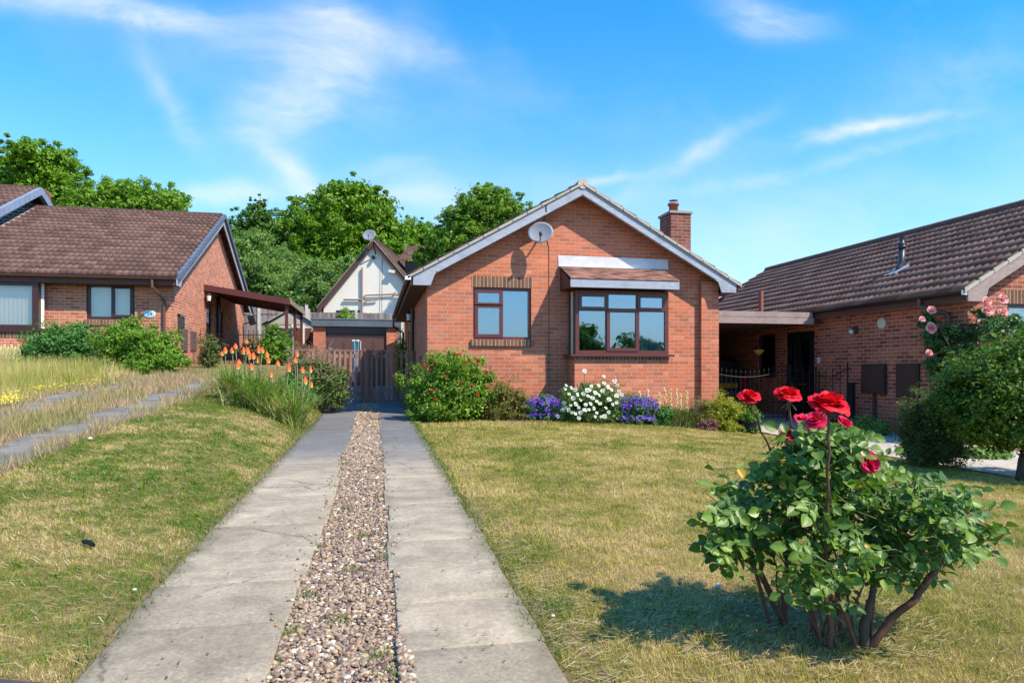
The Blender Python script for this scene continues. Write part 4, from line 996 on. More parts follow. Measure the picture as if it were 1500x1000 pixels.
# =================================================================== GARAGE, GATE, FENCES, SHED, WHITE HOUSE
def garage():
    Y = 24.0; z0 = zs(-.6, 24)-.1
    T = thing('brick_garage', (-.6, Y, z0), 'small flat roofed brick garage with a dark brown door at the end of the drive', 'garage')
    w = MB(); w.box(-2.02, -1.62, Y, Y+5, z0, 2.62); w.box(.42, .80, Y, Y+5, z0, 2.62); w.box(-1.62, .42, Y+4.7, Y+4.99, z0, 2.6); w.build('wall', BR_MAIN, T)
    MB().box(-2.08, .88, Y-.12, Y+5.1, 2.63, 2.86).build('fascia', plain('grey_blue_fascia', (.10, .13, .165), .6, .25), T)
    MB().box(-2.10, .90, Y-.14, Y+5.12, 2.862, 2.90).build('roof_felt', FELT, T)
    MB().box(-1.618, .418, Y+.03, Y+.2, 2.40, 2.628).build('header_board', UPVC_D, T)
    d = MB(); d.box(-1.61, .41, Y+.10, Y+.14, z0+.12, 2.398); dd = d.build('garage_door', GDOOR, T)
    for r in range(4):
        for c in range(4):
            a = -1.55+c*.50; b = z0+.22+r*.52
            q = MB(); q.prism([(a, b), (a+.42, b), (a+.42, b+.40), (a, b+.40)], Y+.085, Y+.099)
            q.prism([(a+.05, b+.05), (a+.37, b+.05), (a+.37, b+.35), (a+.05, b+.35)], Y+.07, Y+.084)
            q.build('panel', GDOOR, dd)
    MB().box(-1.50, -1.40, Y+.06, Y+.10, 1.85, 1.9).build('handle', DISHM, dd)
garage()
def picket_gate():
    Y = 17.0; T = thing('timber_gate', (-.2, Y, .35), 'pair of brown picket gates closing the drive beside the middle bungalow', 'gate')
    zb, zt_ = .42, 1.60
    for (a, b) in ((-1.75, -.24), (-.12, .96)):
        L = MB(); L.box(a, b, Y+.03, Y+.07, zb+.10, zb+.19); L.box(a, b, Y+.03, Y+.07, zt_-.16, zt_-.08); L.box(a, a+.06, Y+.0295, Y+.0705, zb+.09, zt_+.001); L.box(b-.06, b, Y+.0295, Y+.0705, zb+.09, zt_+.001)
        L.box(a, b, Y-.002, Y+.075, zt_, zt_+.025)
        lf = L.build('leaf', GATEW, T)
        n = int((b-a)/.118)
        for i in range(n):
            x = a+(i+.5)*(b-a)/n; z = random.Random(i).uniform(-.008, .008)
            MB().box(x-.027, x+.027, Y+.005, Y+.028, zb+z, zt_-.003).build('picket', GATEW, lf)
    MB().box(-.235, -.125, Y-.02, Y+.09, zb-.10, zt_+.05).build('centre_post', GATEW, T, bevel=.006)
    MB().box(.93, 1.0, Y+.08, Y+.15, .3, zt_+.02).build('hanging_post', GATEW, T)
    MB().box(-1.85, -1.76, Y, Y+.09, .3, zt_+.02).build('hanging_post', GATEW, T)
picket_gate()
# folded rotary clothes line
T = thing('rotary_airer', px(521, 580, 18.2), 'folded pale blue rotary airer standing behind the picket gate', 'airer')
BLUE = plain('pale_blue_metal', (.16, .42, .60), .4, .15, .4); TEAL = plain('teal_metal', (.05, .25, .30), .4, .15)
gx = px(521, 580, 18.2)
MB().tube([(gx.x, gx.y, .35), (gx.x, gx.y, 1.86)], .022).build('pole', TEAL, T)
for i, (dx, dy) in enumerate(((-.075, 0), (-.035, -.04), (.03, .04), (.075, -.01))):
    MB().tube([(gx.x+dx*.3, gx.y+dy*.3, .75), (gx.x+dx, gx.y+dy, 1.9)], .014, 6).build('arm', BLUE, T)
    MB().ell((gx.x+dx, gx.y+dy, 1.92), (.025, .025, .03), 6, 4).build('arm_tip', WHITE, T)
MB().tube([(gx.x+.13, gx.y, .9), (gx.x+.13, gx.y, 1.92)], .010, 6).build('brace', WHITE, T)

def fence(x0, x1, y, ztop, label, n, h=1.8, cap=.0, postup=.06):
    T = thing('panel_fence', ((x0+x1)/2, y, ztop-h), label, 'fence'); w = (x1-x0)/n; rg = random.Random(int(x0*10))
    for i in range(n):
        a = x0+i*w; zt_ = ztop+(rg.uniform(-.05, .05) if n > 1 else 0)
        m = MB(); k = int(w/.105)
        for j in range(k):
            bx = a+.06+(w-.12)*j/k; m.box(bx, bx+(w-.12)/k*1.08, y+(.0 if j % 2 else .012), y+(.018 if j % 2 else .03), zt_-h, zt_-.02+rg.uniform(-.012, .012))
        m.box(a+.06, a+w-.06, y-.02, y-.001, zt_-.35, zt_-.28); m.box(a+.06, a+w-.06, y-.02, y-.001, zt_-h+.3, zt_-h+.37)
        m.build('panel', FENCEW, T)
        MB().box(a-.06, a+.055, y-.05, y+.06, zt_-h-.2, zt_+postup).build('post', CONC_POST, T)
    MB().box(x1-.055, x1+.06, y-.05, y+.06, ztop-h-.2, ztop+postup).build('post', CONC_POST, T)
fence(-6.6, -3.1+.3, 30.0, 3.84, 'tall weathered board fence with pale concrete posts behind the brown canopy', 2, 2.0)
fence(-2.75, 3.2, 30.4, 3.64, 'weathered board fence behind the flat roofed garage', 3, 2.0, postup=.12)
def shed():
    Y = 26.6; x0, x1 = -3.95, -2.15; zb = zs(-3, 26.6)-.1; xm = (x0+x1)/2
    T = thing('garden_shed', (xm, Y, zb), 'pale grey boarded garden shed with brown windows beyond the brown canopy', 'shed')
    ze, za = 2.86, 3.42
    m = MB(); m.prism([(x0, zb), (x1, zb), (x1, ze), (xm, za), (x0, ze)], Y, Y+2.0); m.build('wall', SHEDW, T)
    r = MB()
    r.prism([(x0-.12, ze-.06), (xm, za+.01), (xm, za+.06), (x0-.12, ze-.01)], Y-.1, Y+2.1); r.prism([(x1+.12, ze-.06), (xm, za+.01), (xm, za+.06), (x1+.12, ze-.01)], Y-.1, Y+2.1); r.build('roof', plain('pale_felt', (.42, .42, .40), .9, .2), T)
    b = MB()
    for k in range(14): z = zb+.15+k*.14; b.box(x0+.01, x1-.01, Y-.012, Y-.001, z, z+.012) if z < ze else None
    b.build('board_shadow_strips', plain('board_shadow_gap', (.20, .20, .20), .9, .1), T)  # dark strips stand in for the shade between the boards
    for (a, c) in ((-2.92, -2.70), (-2.52, -2.30)):
        w = MB(); w.box(a, c, Y-.03, Y-.013, zb+.5, 2.72); wf = w.build('window', BROWNW, T)
        MB().box(a+.04, c-.04, Y-.036, Y-.031, zb+.9, 2.66).build('pane', plain('brown_glazing', (.14, .06, .05), .3, .1), wf)
    for a in (-3.02, -2.62, -2.20): MB().box(a, a+.07, Y-.04, Y-.013, zb, 2.85).build('corner_trim', WHITE, T)
shed()
T = thing('low_timber_fence', (-2.5, 22.5, 1.1), 'low brown board fence between the shed and the garage', 'fence')
for i in range(7):
    p = px(430+i*5.2, 500+i*1.2, 22.8); MB().box(p.x, p.x+.085, p.y, p.y+.025, .6, p.z+.03*(i % 2)).build('board', BROWNW, T)
p = px(463, 487, 23.7); MB().box(p.x-.22, p.x-.02, p.y, p.y+.03, .6, p.z).build('side_panel', BROWNW, T)

def white_house():
    Y = 36.0
    a = pxY(548, 352, Y); l = pxY(466, 446, Y); r = pxY(612, 425, Y)
    ax, az = a.x, a.z; lx, lz = l.x, l.z; sl_ = (az-lz)/(ax-lx); rx = ax+(ax-lx)*1.0
    T = thing('rendered_house', (ax, Y, 2.5), 'cream rendered gable house with steep brown roof behind the garage', 'house')
    zb = 1.5
    m = MB(); m.prism([(lx+.15, zb), (rx-.15, zb), (rx-.15, lz), (ax, az-.2), (lx+.15, lz)], Y, Y+9); m.build('wall', RENDER, T)
    # roof: ridge along Y
    for k in (1, -1):
        ex = lx-.12 if k == 1 else rx+.12
        sv = Vector((ax-ex, 0, az-(lz-.12)))
        tiles('roof_slope', (ex, Y-.2, lz-.12), (0, 1, 0), sv, 9.4, sv.length, TL_L, T, seed=41+k, gauge=.33, amp=.03)
    ridge('ridge_tiles', (ax, Y-.22, az+.02), (ax, Y+9.2, az+.02), TL_L, T, .13)
    for k, ex in ((1, lx-.12), (-1, rx+.12)):
        MB().prism([(ex, lz-.14), (ax, az-.02), (ax, az-.30), (ex+k*.25, lz-.16+.0), (ex+k*.2, lz-.36), (ex, lz-.36)], Y-.22, Y-.18).build('bargeboard', FASC, T)
        MB().prism([(ex-k*.03, lz-.10), (ax, az+.03), (ax, az-.015), (ex-k*.03, lz-.14)], Y-.26, Y-.10).build('verge', VERGE, T)
    # dormer roof at the right
    c = pxY(573, 358, Y+2.5); d = pxY(680, 354, Y+2.5)
    tiles('dormer_roof', (c.x, Y+1.6, c.z-1.05), (1, 0, 0), (0, 2.4, 1.15), d.x-c.x, math.hypot(2.4, 1.15), TL_L, T, seed=45, gauge=.33, amp=.03)
    MB().box(c.x+.3, d.x, Y+1.9, Y+6, c.z-2.4, c.z-1.06).build('dormer_cheek', UPVC_D, T)
    # pipes
    pm = plain('brown_soil_pipe', (.34, .24, .21), .5, .1)
    def P(u, v): q = pxY(u, v, Y-.09); return q
    MB().tube([P(530.5, 391), P(530.5, 470)], .05).build('soil_pipe', pm, T)
    MB().tube([P(502, 437.5), P(530, 438.5)], .05).build('waste_pipe', pm, T)
    MB().tube([P(531, 436), P(536, 432), P(577, 431.5), P(581, 429)], .04).build('waste_pipe', pm, T)
    MB().tube([P(532, 444), P(538, 440), P(553, 439)], .04).build('waste_pipe', pm, T)
    MB().tube([P(576, 433), P(590, 433)], .03).build('waste_pipe', pm, T)
    MB().tube([P(561, 378), P(560, 465)], .012, 5).build('cable', BLACK, T)
    w = [P(490, 453), P(526, 463)]; MB().box(w[0].x, w[1].x, Y-.02, Y+.05, w[1].z-.4, w[0].z).build('window', UPVC_D, T)
    c = P(576, 399); MB().obox((c.x, c.y-.1, c.z), (1, 0, -.2), (0, 1, 0), (.2, 0, 1), (.16, .08, .07)).build('camera_housing', WHITE, T)
    c = P(548, 377); MB().ell((c.x, c.y-.05, c.z), (.10, .1, .10)).build('alarm_lamp', BLACK, T, True)
    MB().tube([P(550, 357)+Vector((0, -.4, 0)), P(551, 372)], .03).build('aerial_bracket', BLACK, T)
    p = pxY(541, 345, Y-.5)
    T.rotation_euler = (0, 0, R(-14))
    dish('satellite_dish', tuple(p), 0, 'pale satellite dish above the apex of the cream rendered house', (-.3, -1, .35), .68, tuple(pxY(547, 356, Y-.4)))
white_house()

# =================================================================== VEGETATION
def leaves(C, N, size, rng, aspect=.62, sjit=.35, fold=.25, curl=.0):
    """diamond leaves: centres C, normals N"""
    n = len(C); N = N/np.linalg.norm(N, axis=1, keepdims=True)
    A = rng.normal(size=(n, 3)); A -= (A*N).sum(1, keepdims=True)*N; A /= np.linalg.norm(A, axis=1, keepdims=True)+1e-9
    B = np.cross(N, A); s = size*(1+sjit*rng.uniform(-1, 1, (n, 1)))
    V = np.stack([C-A*s*.5, C+B*s*.5*aspect+N*s*fold*.3+A*s*.05, C+A*s*.5-N*s*curl, C-B*s*.5*aspect+N*s*fold*.3+A*s*.05], 1).reshape(-1, 3)
    F = np.arange(4*n).reshape(n, 4)
    return V, F
def foliage(name, lobes, n, size, m, parent, seed=0, clumps=60, csig=.18, shell=(.62, 1.05), up=.35, rnd=.7, aspect=.62, zmin=None, fold=.25):
    """lobes: (x,y,z,rx,ry,rz[,weight]); leaves gathered in clumps near the lobes' surfaces plus some inside"""
    rng = np.random.default_rng(seed); Lb = np.array([l[:6] for l in lobes], float)
    w = np.array([(l[3]*l[5]+l[3]*l[4]+l[4]*l[5])*(l[6] if len(l) > 6 else 1) for l in lobes]); w = w/w.sum()
    nc = clumps
    li = rng.choice(len(Lb), nc, p=w)
    D = rng.normal(size=(nc, 3)); D /= np.linalg.norm(D, axis=1, keepdims=True)
    rr = rng.uniform(shell[0], shell[1], (nc, 1))
    cc = Lb[li, :3]+D*rr*Lb[li, 3:6]
    cs = csig*rng.uniform(.5, 1.35, nc)*Lb[li, 3:6].mean(1)
    ct = rng.random(nc)
    k = rng.integers(0, nc, n)
    G = rng.normal(size=(n, 3)); G /= np.linalg.norm(G, axis=1, keepdims=True)
    G *= rng.random((n, 1))**.6
    G[:, 2] *= .72
    C = cc[k]+G*cs[k, None]*1.7
    O = (C-Lb[li[k], :3])/Lb[li[k], 3:6]; O /= np.linalg.norm(O, axis=1, keepdims=True)+1e-9
    N = O*.55+G*.5+rng.normal(size=(n, 3))*rnd+np.array([0, 0, up])
    T = np.clip(ct[k]*.4+rng.random(n)*.6, 0, 1)
    if zmin is not None:
        zz = zt(C[:, 0], C[:, 1])+zmin; C[:, 2] = np.maximum(C[:, 2], zz+rng.random(n)*.05)
    V, F = leaves(C, N, size, rng, aspect, .4, fold)
    return npmesh(name, V, F, m, parent, tint=np.repeat(T, 4))
def limbs(parent, base, tips, r, m=BARK, seed=0, name='trunk', h=.35):
    rg = random.Random(seed); b = Vector(base); mb = MB()
    cen = sum((Vector(t) for t in tips), Vector())/len(tips); fork = b.lerp(cen, h)
    fork.x = b.x+(fork.x-b.x)*.5; fork.y = b.y+(fork.y-b.y)*.5
    mb.tube([b-Vector((0, 0, .2)), b.lerp(fork, .5)+Vector((rg.uniform(-.1, .1)*r*4, 0, 0)), fork], [r*1.25, r, r*.82], 9)
    for t in tips:
        t = Vector(t); mid = fork.lerp(t, .5)+Vector((rg.uniform(-1, 1), rg.uniform(-1, 1), rg.uniform(0, 1)))*(t-fork).length*.1
        mb.tube([fork-Vector((0, 0, r*.4)), mid, t], [r*.6, r*.38, r*.08], 7)
        for _ in range(3):
            e = mid.lerp(t, rg.random())+Vector((rg.uniform(-1, 1), rg.uniform(-1, 1), rg.uniform(-.2, 1)))*(t-fork).length*.13
            mb.tube([mid, mid.lerp(e, .5)+Vector((0, 0, .05)), e], [r*.25, r*.16, r*.03], 5)
    return mb.build(name, m, parent, True)
LF_OAK = leaf_mat('leaf_mid_green', (.07, .18, .010), (.24, .42, .025), .5, .35)
LF_DARK = leaf_mat('leaf_dark_green', (.05, .14, .024), (.15, .30, .05), .5, .3)
LF_LIGHT = leaf_mat('leaf_yellow_green', (.11, .24, .02), (.28, .46, .05), .5, .4)
LF_WILL = leaf_mat('leaf_grey_green', (.10, .21, .045), (.26, .40, .11), .6, .35)
LF_ELDER = leaf_mat('leaf_elder', (.075, .19, .016), (.25, .42, .045), .5, .35, c3=(.55, .55, .38))

def tree(lobpx, d, base_uv, n, size, m, label, seed, cat='tree', clumps=90, csig=.2, tr=.28, name='broadleaf_tree', depth=.8, group=None, shell=(.55, 1.08)):
    """lobes as (u, v, ru, rv, dd): built at real distance d+dd"""
    lobes = []
    for l in lobpx:
        dd = l[4] if len(l) > 4 else 0; D = d+dd; c = px(l[0], l[1], D); rx = l[2]*D/1000; rz = l[3]*D/1000
        lobes.append((c.x, c.y, c.z, rx, (rx+rz)/2*depth, rz))
    b = px(base_uv, 500, d); b.z = zs(b.x, b.y)
    T = thing(name, b, label, cat, group)
    foliage('crown', lobes, int(n*3.0), size*.46, m, T, seed, int(clumps*4.2), csig*.64, shell=(.35, 1.13), rnd=1.0)
    foliage('inner_crown', lobes, int(n*.5), size*.85, m, T, seed+500, clumps, .35, shell=(.0, .75), rnd=.9)
    limbs(T, b, [(l[0], l[1], l[2]+l[5]*.3) for l in lobes], tr, seed=seed)
    return T
tree([(50, 262, 62, 50), (10, 290, 60, 50), (95, 290, 60, 45), (78, 240, 42, 36), (35, 225, 34, 26, -2)], 46, 50, 26000, .34, LF_OAK, 'dark leafy tree rising above the roofs at the far left', 1, clumps=120, csig=.17)
tree([(150, 305, 50, 38), (200, 300, 45, 34), (245, 303, 30, 30), (175, 285, 24, 20)], 44, 190, 20000, .30, LF_LIGHT, 'lighter green tree above the ridge of the left bungalow', 2, clumps=110)
tree([(375, 325, 26, 34), (400, 345, 30, 40), (350, 345, 26, 36), (378, 302, 14, 16)], 52, 375, 9000, .30, LF_DARK, 'thin airy tree behind the canopy with sky showing through', 3, clumps=80, csig=.14)
tree([(500, 330, 78, 58), (455, 345, 45, 50), (555, 345, 48, 45), (520, 285, 45, 26), (500, 400, 80, 60), (578, 385, 30, 45), (556, 300, 24, 26), (470, 305, 28, 22)], 50, 505, 52000, .34, LF_OAK, 'big rounded green tree behind the cream rendered house', 4, clumps=240, csig=.15, tr=.4)
tree([(365, 390, 48, 48), (395, 430, 40, 45), (345, 430, 30, 50)], 41, 370, 22000, .24, LF_WILL, 'grey green bushy tree beside the gable of the left bungalow', 5, clumps=120, csig=.22)
tree([(480, 425, 52, 42), (440, 440, 35, 40), (520, 405, 30, 30), (420, 400, 30, 38, 4)], 40, 480, 20000, .24, LF_WILL, 'soft grey green tree left of the cream rendered house', 6, clumps=120, csig=.22)
tree([(420, 400, 55, 60), (470, 440, 60, 60), (390, 380, 40, 40)], 56, 430, 16000, .40, LF_DARK, 'dark shaded tree filling the gap between the canopy and the big tree', 7, clumps=100, csig=.25)
tree([(610, 345, 28, 26), (635, 352, 24, 22), (600, 365, 35, 26)], 55, 612, 9000, .32, LF_OAK, 'small tree between the rendered house and the flowering tree', 8, clumps=70)
tree([(715, 310, 52, 40), (680, 335, 45, 40), (655, 362, 32, 34), (745, 315, 35, 34), (700, 370, 60, 40), (625, 378, 22, 22), (712, 288, 30, 18)], 33, 695, 40000, .19, LF_ELDER, 'bushy tree with pale blossom behind the left roof slope of the middle bungalow', 9, clumps=230, csig=.16, name='elder_tree', cat='tree')
# trees across the street, mirrored in the bay window
for i, (x, y, r_, h) in enumerate(((20.6, -44, 2.8, 5.9), (28.5, -46, 3.0, 4.8), (13.5, -50, 4, 4.4))):
    T = thing('street_tree', (x, y, 0), ['tallest tree across the street, reflected in the left bay window pane', 'broad tree across the street reflected in the right bay window pane', 'low tree across the street reflected in the small front window'][i], 'tree')
    foliage('crown', [(x, y, h*.6, r_, r_, h*.4), (x+r_*.6, y, h*.5, r_*.7, r_*.7, h*.35)], 7000, .5, LF_DARK, T, 60+i, 60, .25)
    limbs(T, (x, y, zs(x, y)), [(x-1, y, h*.55), (x+2, y, h*.5), (x, y+1, h*.6)], .25, seed=i)

def bush(name, u, v0, v1, d, w, n, size, m, label, seed, cat='bush', clumps=70, csig=.3, depth=.8, lobes=None, group=None, aspect=.62, stem=BARK, up=.35, rnd=.7):
    c = px(u, (v0+v1)/2, d); x, y = c.x, c.y; zb = zs(x, y); ztop = px(u, v0, d).z; W_ = w*d/1000/2; H_ = ztop-zb
    T = thing(name, (x, y, zb), label, cat, group); rg = random.Random(seed)
    L = (lobes or [(0, 0, .5, .95, .52), (-.45, .1, .42, .55, .42), (.45, -.1, .42, .55, .42), (.1, -.3, .62, .6, .38)])+[(0, -.1, .16, .92, .2), (-.4, 0, .18, .5, .2), (.45, .1, .18, .5, .2)]
    LL = [(x+l[0]*W_, y+l[1]*W_*depth, zb+l[2]*H_, l[3]*W_, l[3]*W_*depth, l[4]*H_) for l in L]
    foliage('foliage', LL, int(n*1.35), size, m, T, seed, int(clumps*1.7), csig*.85, shell=(.3, 1.02), zmin=.01, aspect=aspect, up=up, rnd=rnd)
    foliage('inner_foliage', [(l[0], l[1], l[2], l[3]*.86, l[4]*.86, l[5]*.9) for l in LL], int(n*.5), size*1.45, m, T, seed+700, int(clumps*.8), .4, shell=(0, .8), zmin=.01, aspect=aspect)
    s = MB()
    for i in range(9):
        a = rg.uniform(0, 6.28); rr_ = rg.uniform(.1, .7)*W_; e = (x+rr_*math.cos(a), y+rr_*depth*math.sin(a), zb+H_*rg.uniform(.5, .85))
        b0 = (x+rg.uniform(-.1, .1)*W_, y+rg.uniform(-.1, .1)*W_, zb-.05)
        s.tube([b0, ((b0[0]+e[0])/2, (b0[1]+e[1])/2, zb+H_*.35), e], [.02, .012, .004], 5)
    s.build('stems', stem, T)
    return T, LL
LF_BUSH = leaf_mat('leaf_bush_bright', (.065, .18, .018), (.22, .40, .035), .45, .35)
LF_BUSHD = leaf_mat('leaf_bush_blue', (.04, .15, .03), (.13, .32, .07), .45, .3)
LF_CAM = leaf_mat('leaf_shrub_red_flowered', (.055, .15, .014), (.26, .42, .035), .4, .3)
RED_D = plain('dark_red_flower', (.30, .018, .012), .6, .2)
bush('clipped_bush', 90, 472, 545, 15.9, 132, 20000, .05, LF_BUSHD, 'low dark green rounded bush under the left bungalow windows', 101, csig=.22, clumps=120, lobes=[(0, 0, .5, 1, .5), (-.5, 0, .4, .5, .4), (.3, -.2, .55, .7, .45)])
bush('leafy_bush', 205, 470, 552, 15.6, 138, 22000, .05, LF_BUSH, 'bright green bush at the corner of the left bungalow', 102, clumps=120, csig=.22, lobes=[(-.35, 0, .55, .6, .45), (.35, 0, .45, .65, .45), (-.1, -.2, .6, .6, .4), (.6, 0, .35, .4, .35)])
T, LL = bush('flowering_shrub', 655, 505, 608, 12.45, 152, 30000, .040, LF_CAM, 'dense green shrub dotted with dark red flowers at the corner of the middle bungalow', 103, clumps=170, csig=.17, lobes=[(0, 0, .48, .95, .5), (-.5, .0, .38, .5, .38), (.45, 0, .42, .55, .42), (.0, -.25, .62, .65, .38), (.2, -.2, .3, .8, .3)])
rg = random.Random(4)
for i, (u, v) in enumerate([(636, 533), (630, 544), (673, 520), (681, 530), (701, 527), (653, 553), (674, 562), (633, 571), (636, 585), (699, 577), (714, 590), (665, 519), (712, 545), (622, 535), (690, 566)]):
    p = px(u, v, 12.45-.62*math.sqrt(max(.05, 1-((u-655)/66)**2-((v-562)/55)**2*.6)))
    f = MB()
    for k in range(9): f.ell(p+Vector((rg.uniform(-1, 1), rg.uniform(-1, 1), rg.uniform(-1, 1)))*.02, (.016, .016, .02), 6, 4)
    f.build('flower', RED_D, T)
bush('wispy_shrub', 738, 553, 608, 12.6, 74, 6500, .035, leaf_mat('leaf_bronze', (.09, .13, .025), (.30, .24, .06), .5, .35), 'thin bronze tinged shrub between the red flowered shrub and the purple flowers', 104, clumps=60, csig=.25)
bush('garden_shrub', 402, 476, 535, 19.8, 46, 6000, .06, LF_BUSH, 'bright green shrub below the canopy post', 105, lobes=[(0, 0, .6, .8, .5), (.5, 0, .4, .7, .35), (-.4, 0, .4, .5, .4)])
bush('garden_shrub', 372, 490, 540, 20.5, 44, 3000, .06, leaf_mat('leaf_dry_brown', (.14, .12, .06), (.32, .26, .15), .7, .3), 'dry brownish shrub behind the tallest red hot pokers', 106)
bush('potted_shrub', 504, 448, 470, 29.4, 34, 9000, .08, LF_LIGHT, 'round lime green bush showing above the garage roof', 107)
bush('side_shrub', 588, 480, 560, 21.5, 16, 1500, .06, LF_BUSH, 'narrow green shrub between the garage and the middle bungalow', 110)
# the half bare hedge left of the gate
HEDGE = leaf_mat('leaf_hedge_mixed', (.05, .11, .02), (.20, .24, .07), .6, .3)
T, LL = bush('sprawling_hedge', 466, 508, 604, 13.7, 94, 14000, .042, HEDGE, 'sprawling half bare hedge with dry twigs left of the picket gate', 108, csig=.2, clumps=110, lobes=[(.35, 0, .45, .6, .48), (-.3, 0, .55, .6, .42), (.5, 0, .3, .45, .32), (-.55, .2, .6, .45, .35)])
s = MB(); rg = random.Random(8)
for i in range(170):
    a = px(rg.uniform(425, 485), rg.uniform(512, 560), 13.6+rg.uniform(-.5, .4)); dv = Vector((rg.uniform(-.4, .5), rg.uniform(-.3, .3), rg.uniform(-.08, .28)))
    s.tube([a, a+dv*.5+Vector((0, 0, .02)), a+dv], [.005, .004, .002], 4, False)
s.build('dry_twigs', DRYST, T)
T, LL = bush('climbing_weeds', 306, 486, 535, 17.6, 34, 1800, .045, leaf_mat('leaf_weeds', (.07, .12, .03), (.22, .24, .08), .6, .3), 'wispy weeds growing up by the left bungalow side door', 109, clumps=40, csig=.35)

# ---- right side bushes
LF_TOP = leaf_mat('leaf_topiary', (.02, .075, .008), (.17, .27, .018), .45, .3)
cx, cy = 7.05, 7.05
zb = zs(6.8, 6.5)
TR = thing('rounded_garden_tree', (7.15, 6.15, zb), 'round topped dark green garden tree on a short trunk at the right edge', 'tree')
tc = px(1512, 578, 7.7)
foliage('crown', [(tc.x, tc.y, tc.z, 1.0, .9, .64), (tc.x-.40, tc.y, tc.z-.12, .62, .7, .46), (tc.x+.5, tc.y, tc.z+.1, .9, .8, .58), (tc.x, tc.y-.1, tc.z+.16, .86, .75, .52)], 62000, .040, LF_TOP, TR, 120, 520, .13, (.74, 1.02), up=.7, rnd=.6)
foliage('inner_foliage', [(tc.x, tc.y, tc.z, .90, .8, .60), (tc.x-.15, tc.y, tc.z-.38, .62, .55, .22)], 30000, .06, LF_TOP, TR, 121, 80, .3, (.2, .8))
q = px(1497, 706, 7.65); mb = MB(); q.z = zs(q.x, q.y)
mb.tube([q-Vector((0, 0, .1)), q+Vector((.05, .02, .25)), (tc.x+.05, tc.y, tc.z-.4), (tc.x, tc.y, tc.z)], [.08, .055, .06, .03], 9)
for k in range(8):
    a = k*.8; mb.tube([(tc.x+.05, tc.y, tc.z-.45), (tc.x+.4*math.cos(a), tc.y+.4*math.sin(a), tc.z-.1), (tc.x+.7*math.cos(a), tc.y+.7*math.sin(a), tc.z+.15)], [.03, .02, .006], 5)
mb.build('trunk', BARK, TR, True)
LF_FEA = leaf_mat('leaf_feathery', (.05, .085, .018), (.17, .22, .06), .6, .3)
T, LL = bush('feathery_bush', 1366, 560, 692, 8.75, 124, 22000, .030, LF_FEA, 'loose feathery bush left of the round topped tree on the right', 122, clumps=260, csig=.17, aspect=.4,
     lobes=[(-.1, 0, .5, .85, .46), (-.4, 0, .62, .5, .32), (.3, 0, .58, .7, .36), (.2, 0, .25, .8, .25), (-.5, 0, .3, .4, .25)])
T, LL = bush('ground_cover_plant', 1272, 612, 640, 13.0, 62, 4000, .05, LF_WILL, 'low leafy plant at the foot of the dark red brick wall', 123, csig=.3, clumps=50)
bush('ground_cover_plant', 1440, 660, 682, 9.9, 90, 3500, .05, LF_WILL, 'straggly low plant on the drive behind the round topped tree', 124, clumps=50)
# pink climbing rose
PINK = leaf_mat('petal_pink', (.75, .22, .27), (.90, .52, .52), .6, .25)
LF_CL = leaf_mat('leaf_climber', (.03, .10, .025), (.10, .21, .06), .4, .3)
def rose_bloom(parent, c, r, m, seed=0, ax=(0, -.5, .9), layers=5, name='bloom', flat=.6):
    rng = np.random.default_rng(seed); c = Vector(c); M = Vector(ax).normalized().to_track_quat('Z', 'Y').to_matrix()
    V = []; F = []; T = []; nu = 7; nv = 7
    for L in range(layers):
        f = L/(layers-1) if layers > 1 else 1; npet = 3+(L+1)//2+(1 if L > 3 else 0)
        th = math.radians(8+(88*flat+8)*f**1.1); ln = r*(.55+.42*f); hw = r*(.26+.30*f); ri = r*.05*(1+2*f)
        for k in range(npet):
            a0 = 2*math.pi*(k+.5*(L % 2))/npet+L*.45+rng.uniform(-.22, .22); th_ = th*rng.uniform(.88, 1.12); l_ = ln*rng.uniform(.88, 1.1); h_ = hw*rng.uniform(.88, 1.15)
            tt = rng.random(); b = len(V); ph = rng.uniform(0, 6.28); rad = ri; z = r*(.12-.18*f)
            for j in range(nv):
                q = j/(nv-1); phi = th_*(.35+.75*q)
                if q > .75: phi += (q-.75)*2.2*(.3+f)
                if j: rad += l_/(nv-1)*math.sin(phi); z += l_/(nv-1)*math.cos(phi)
                wd = h_*(math.sin(math.pi*min(.5, .12+.5*q))**.8)*(1 if q < .8 else 1-(q-.8)*2.1)
                for i in range(nu):
                    w = (i/(nu-1)-.5)*2
                    rr_ = rad-w*w*wd*.42*(1-.35*f); ruf = .045*r*math.sin(4*w+ph)*q*q
                    ox, oy = math.cos(a0), math.sin(a0); X = ox*rr_-oy*w*wd; Y = oy*rr_+ox*w*wd
                    V.append(tuple(c+M @ Vector((X, Y, z+ruf+.10*r*w*w*q*(1-f))))); T.append(min(1, max(0, .1+.5*tt+.35*q)))
            for j in range(nv-1):
                for i in range(nu-1):
                    p = b+j*nu+i; F.append((p, p+1, p+nu+1, p+nu))
    return npmesh(name, V, F, m, parent, tint=T, smooth=True)
cpk = px(1412, 500, 12.2)
T = thing('climbing_rose', (9.75, 9.7, zs(9.7, 9.7)), 'pink flowered climbing rose on the corner of the right bungalow', 'climbing rose')
q1 = px(1385, 505, 12.1); q2 = px(1450, 480, 11.5); q3 = px(1395, 540, 12.0); q4 = px(1370, 520, 12.1)
foliage('foliage', [(q1.x, q1.y-.25, q1.z-.1, .42, .3, .5), (q2.x-.05, q2.y-.35, q2.z-.2, .55, .3, .42), (q3.x, q3.y-.25, q3.z-.2, .45, .3, .65), (q4.x, q4.y-.1, q4.z, .3, .25, .5), (q1.x+.3, q1.y-.4, q1.z-.1, .5, .3, .4)], 17000, .05, LF_CL, T, 130, 130, .22)
mb = MB()
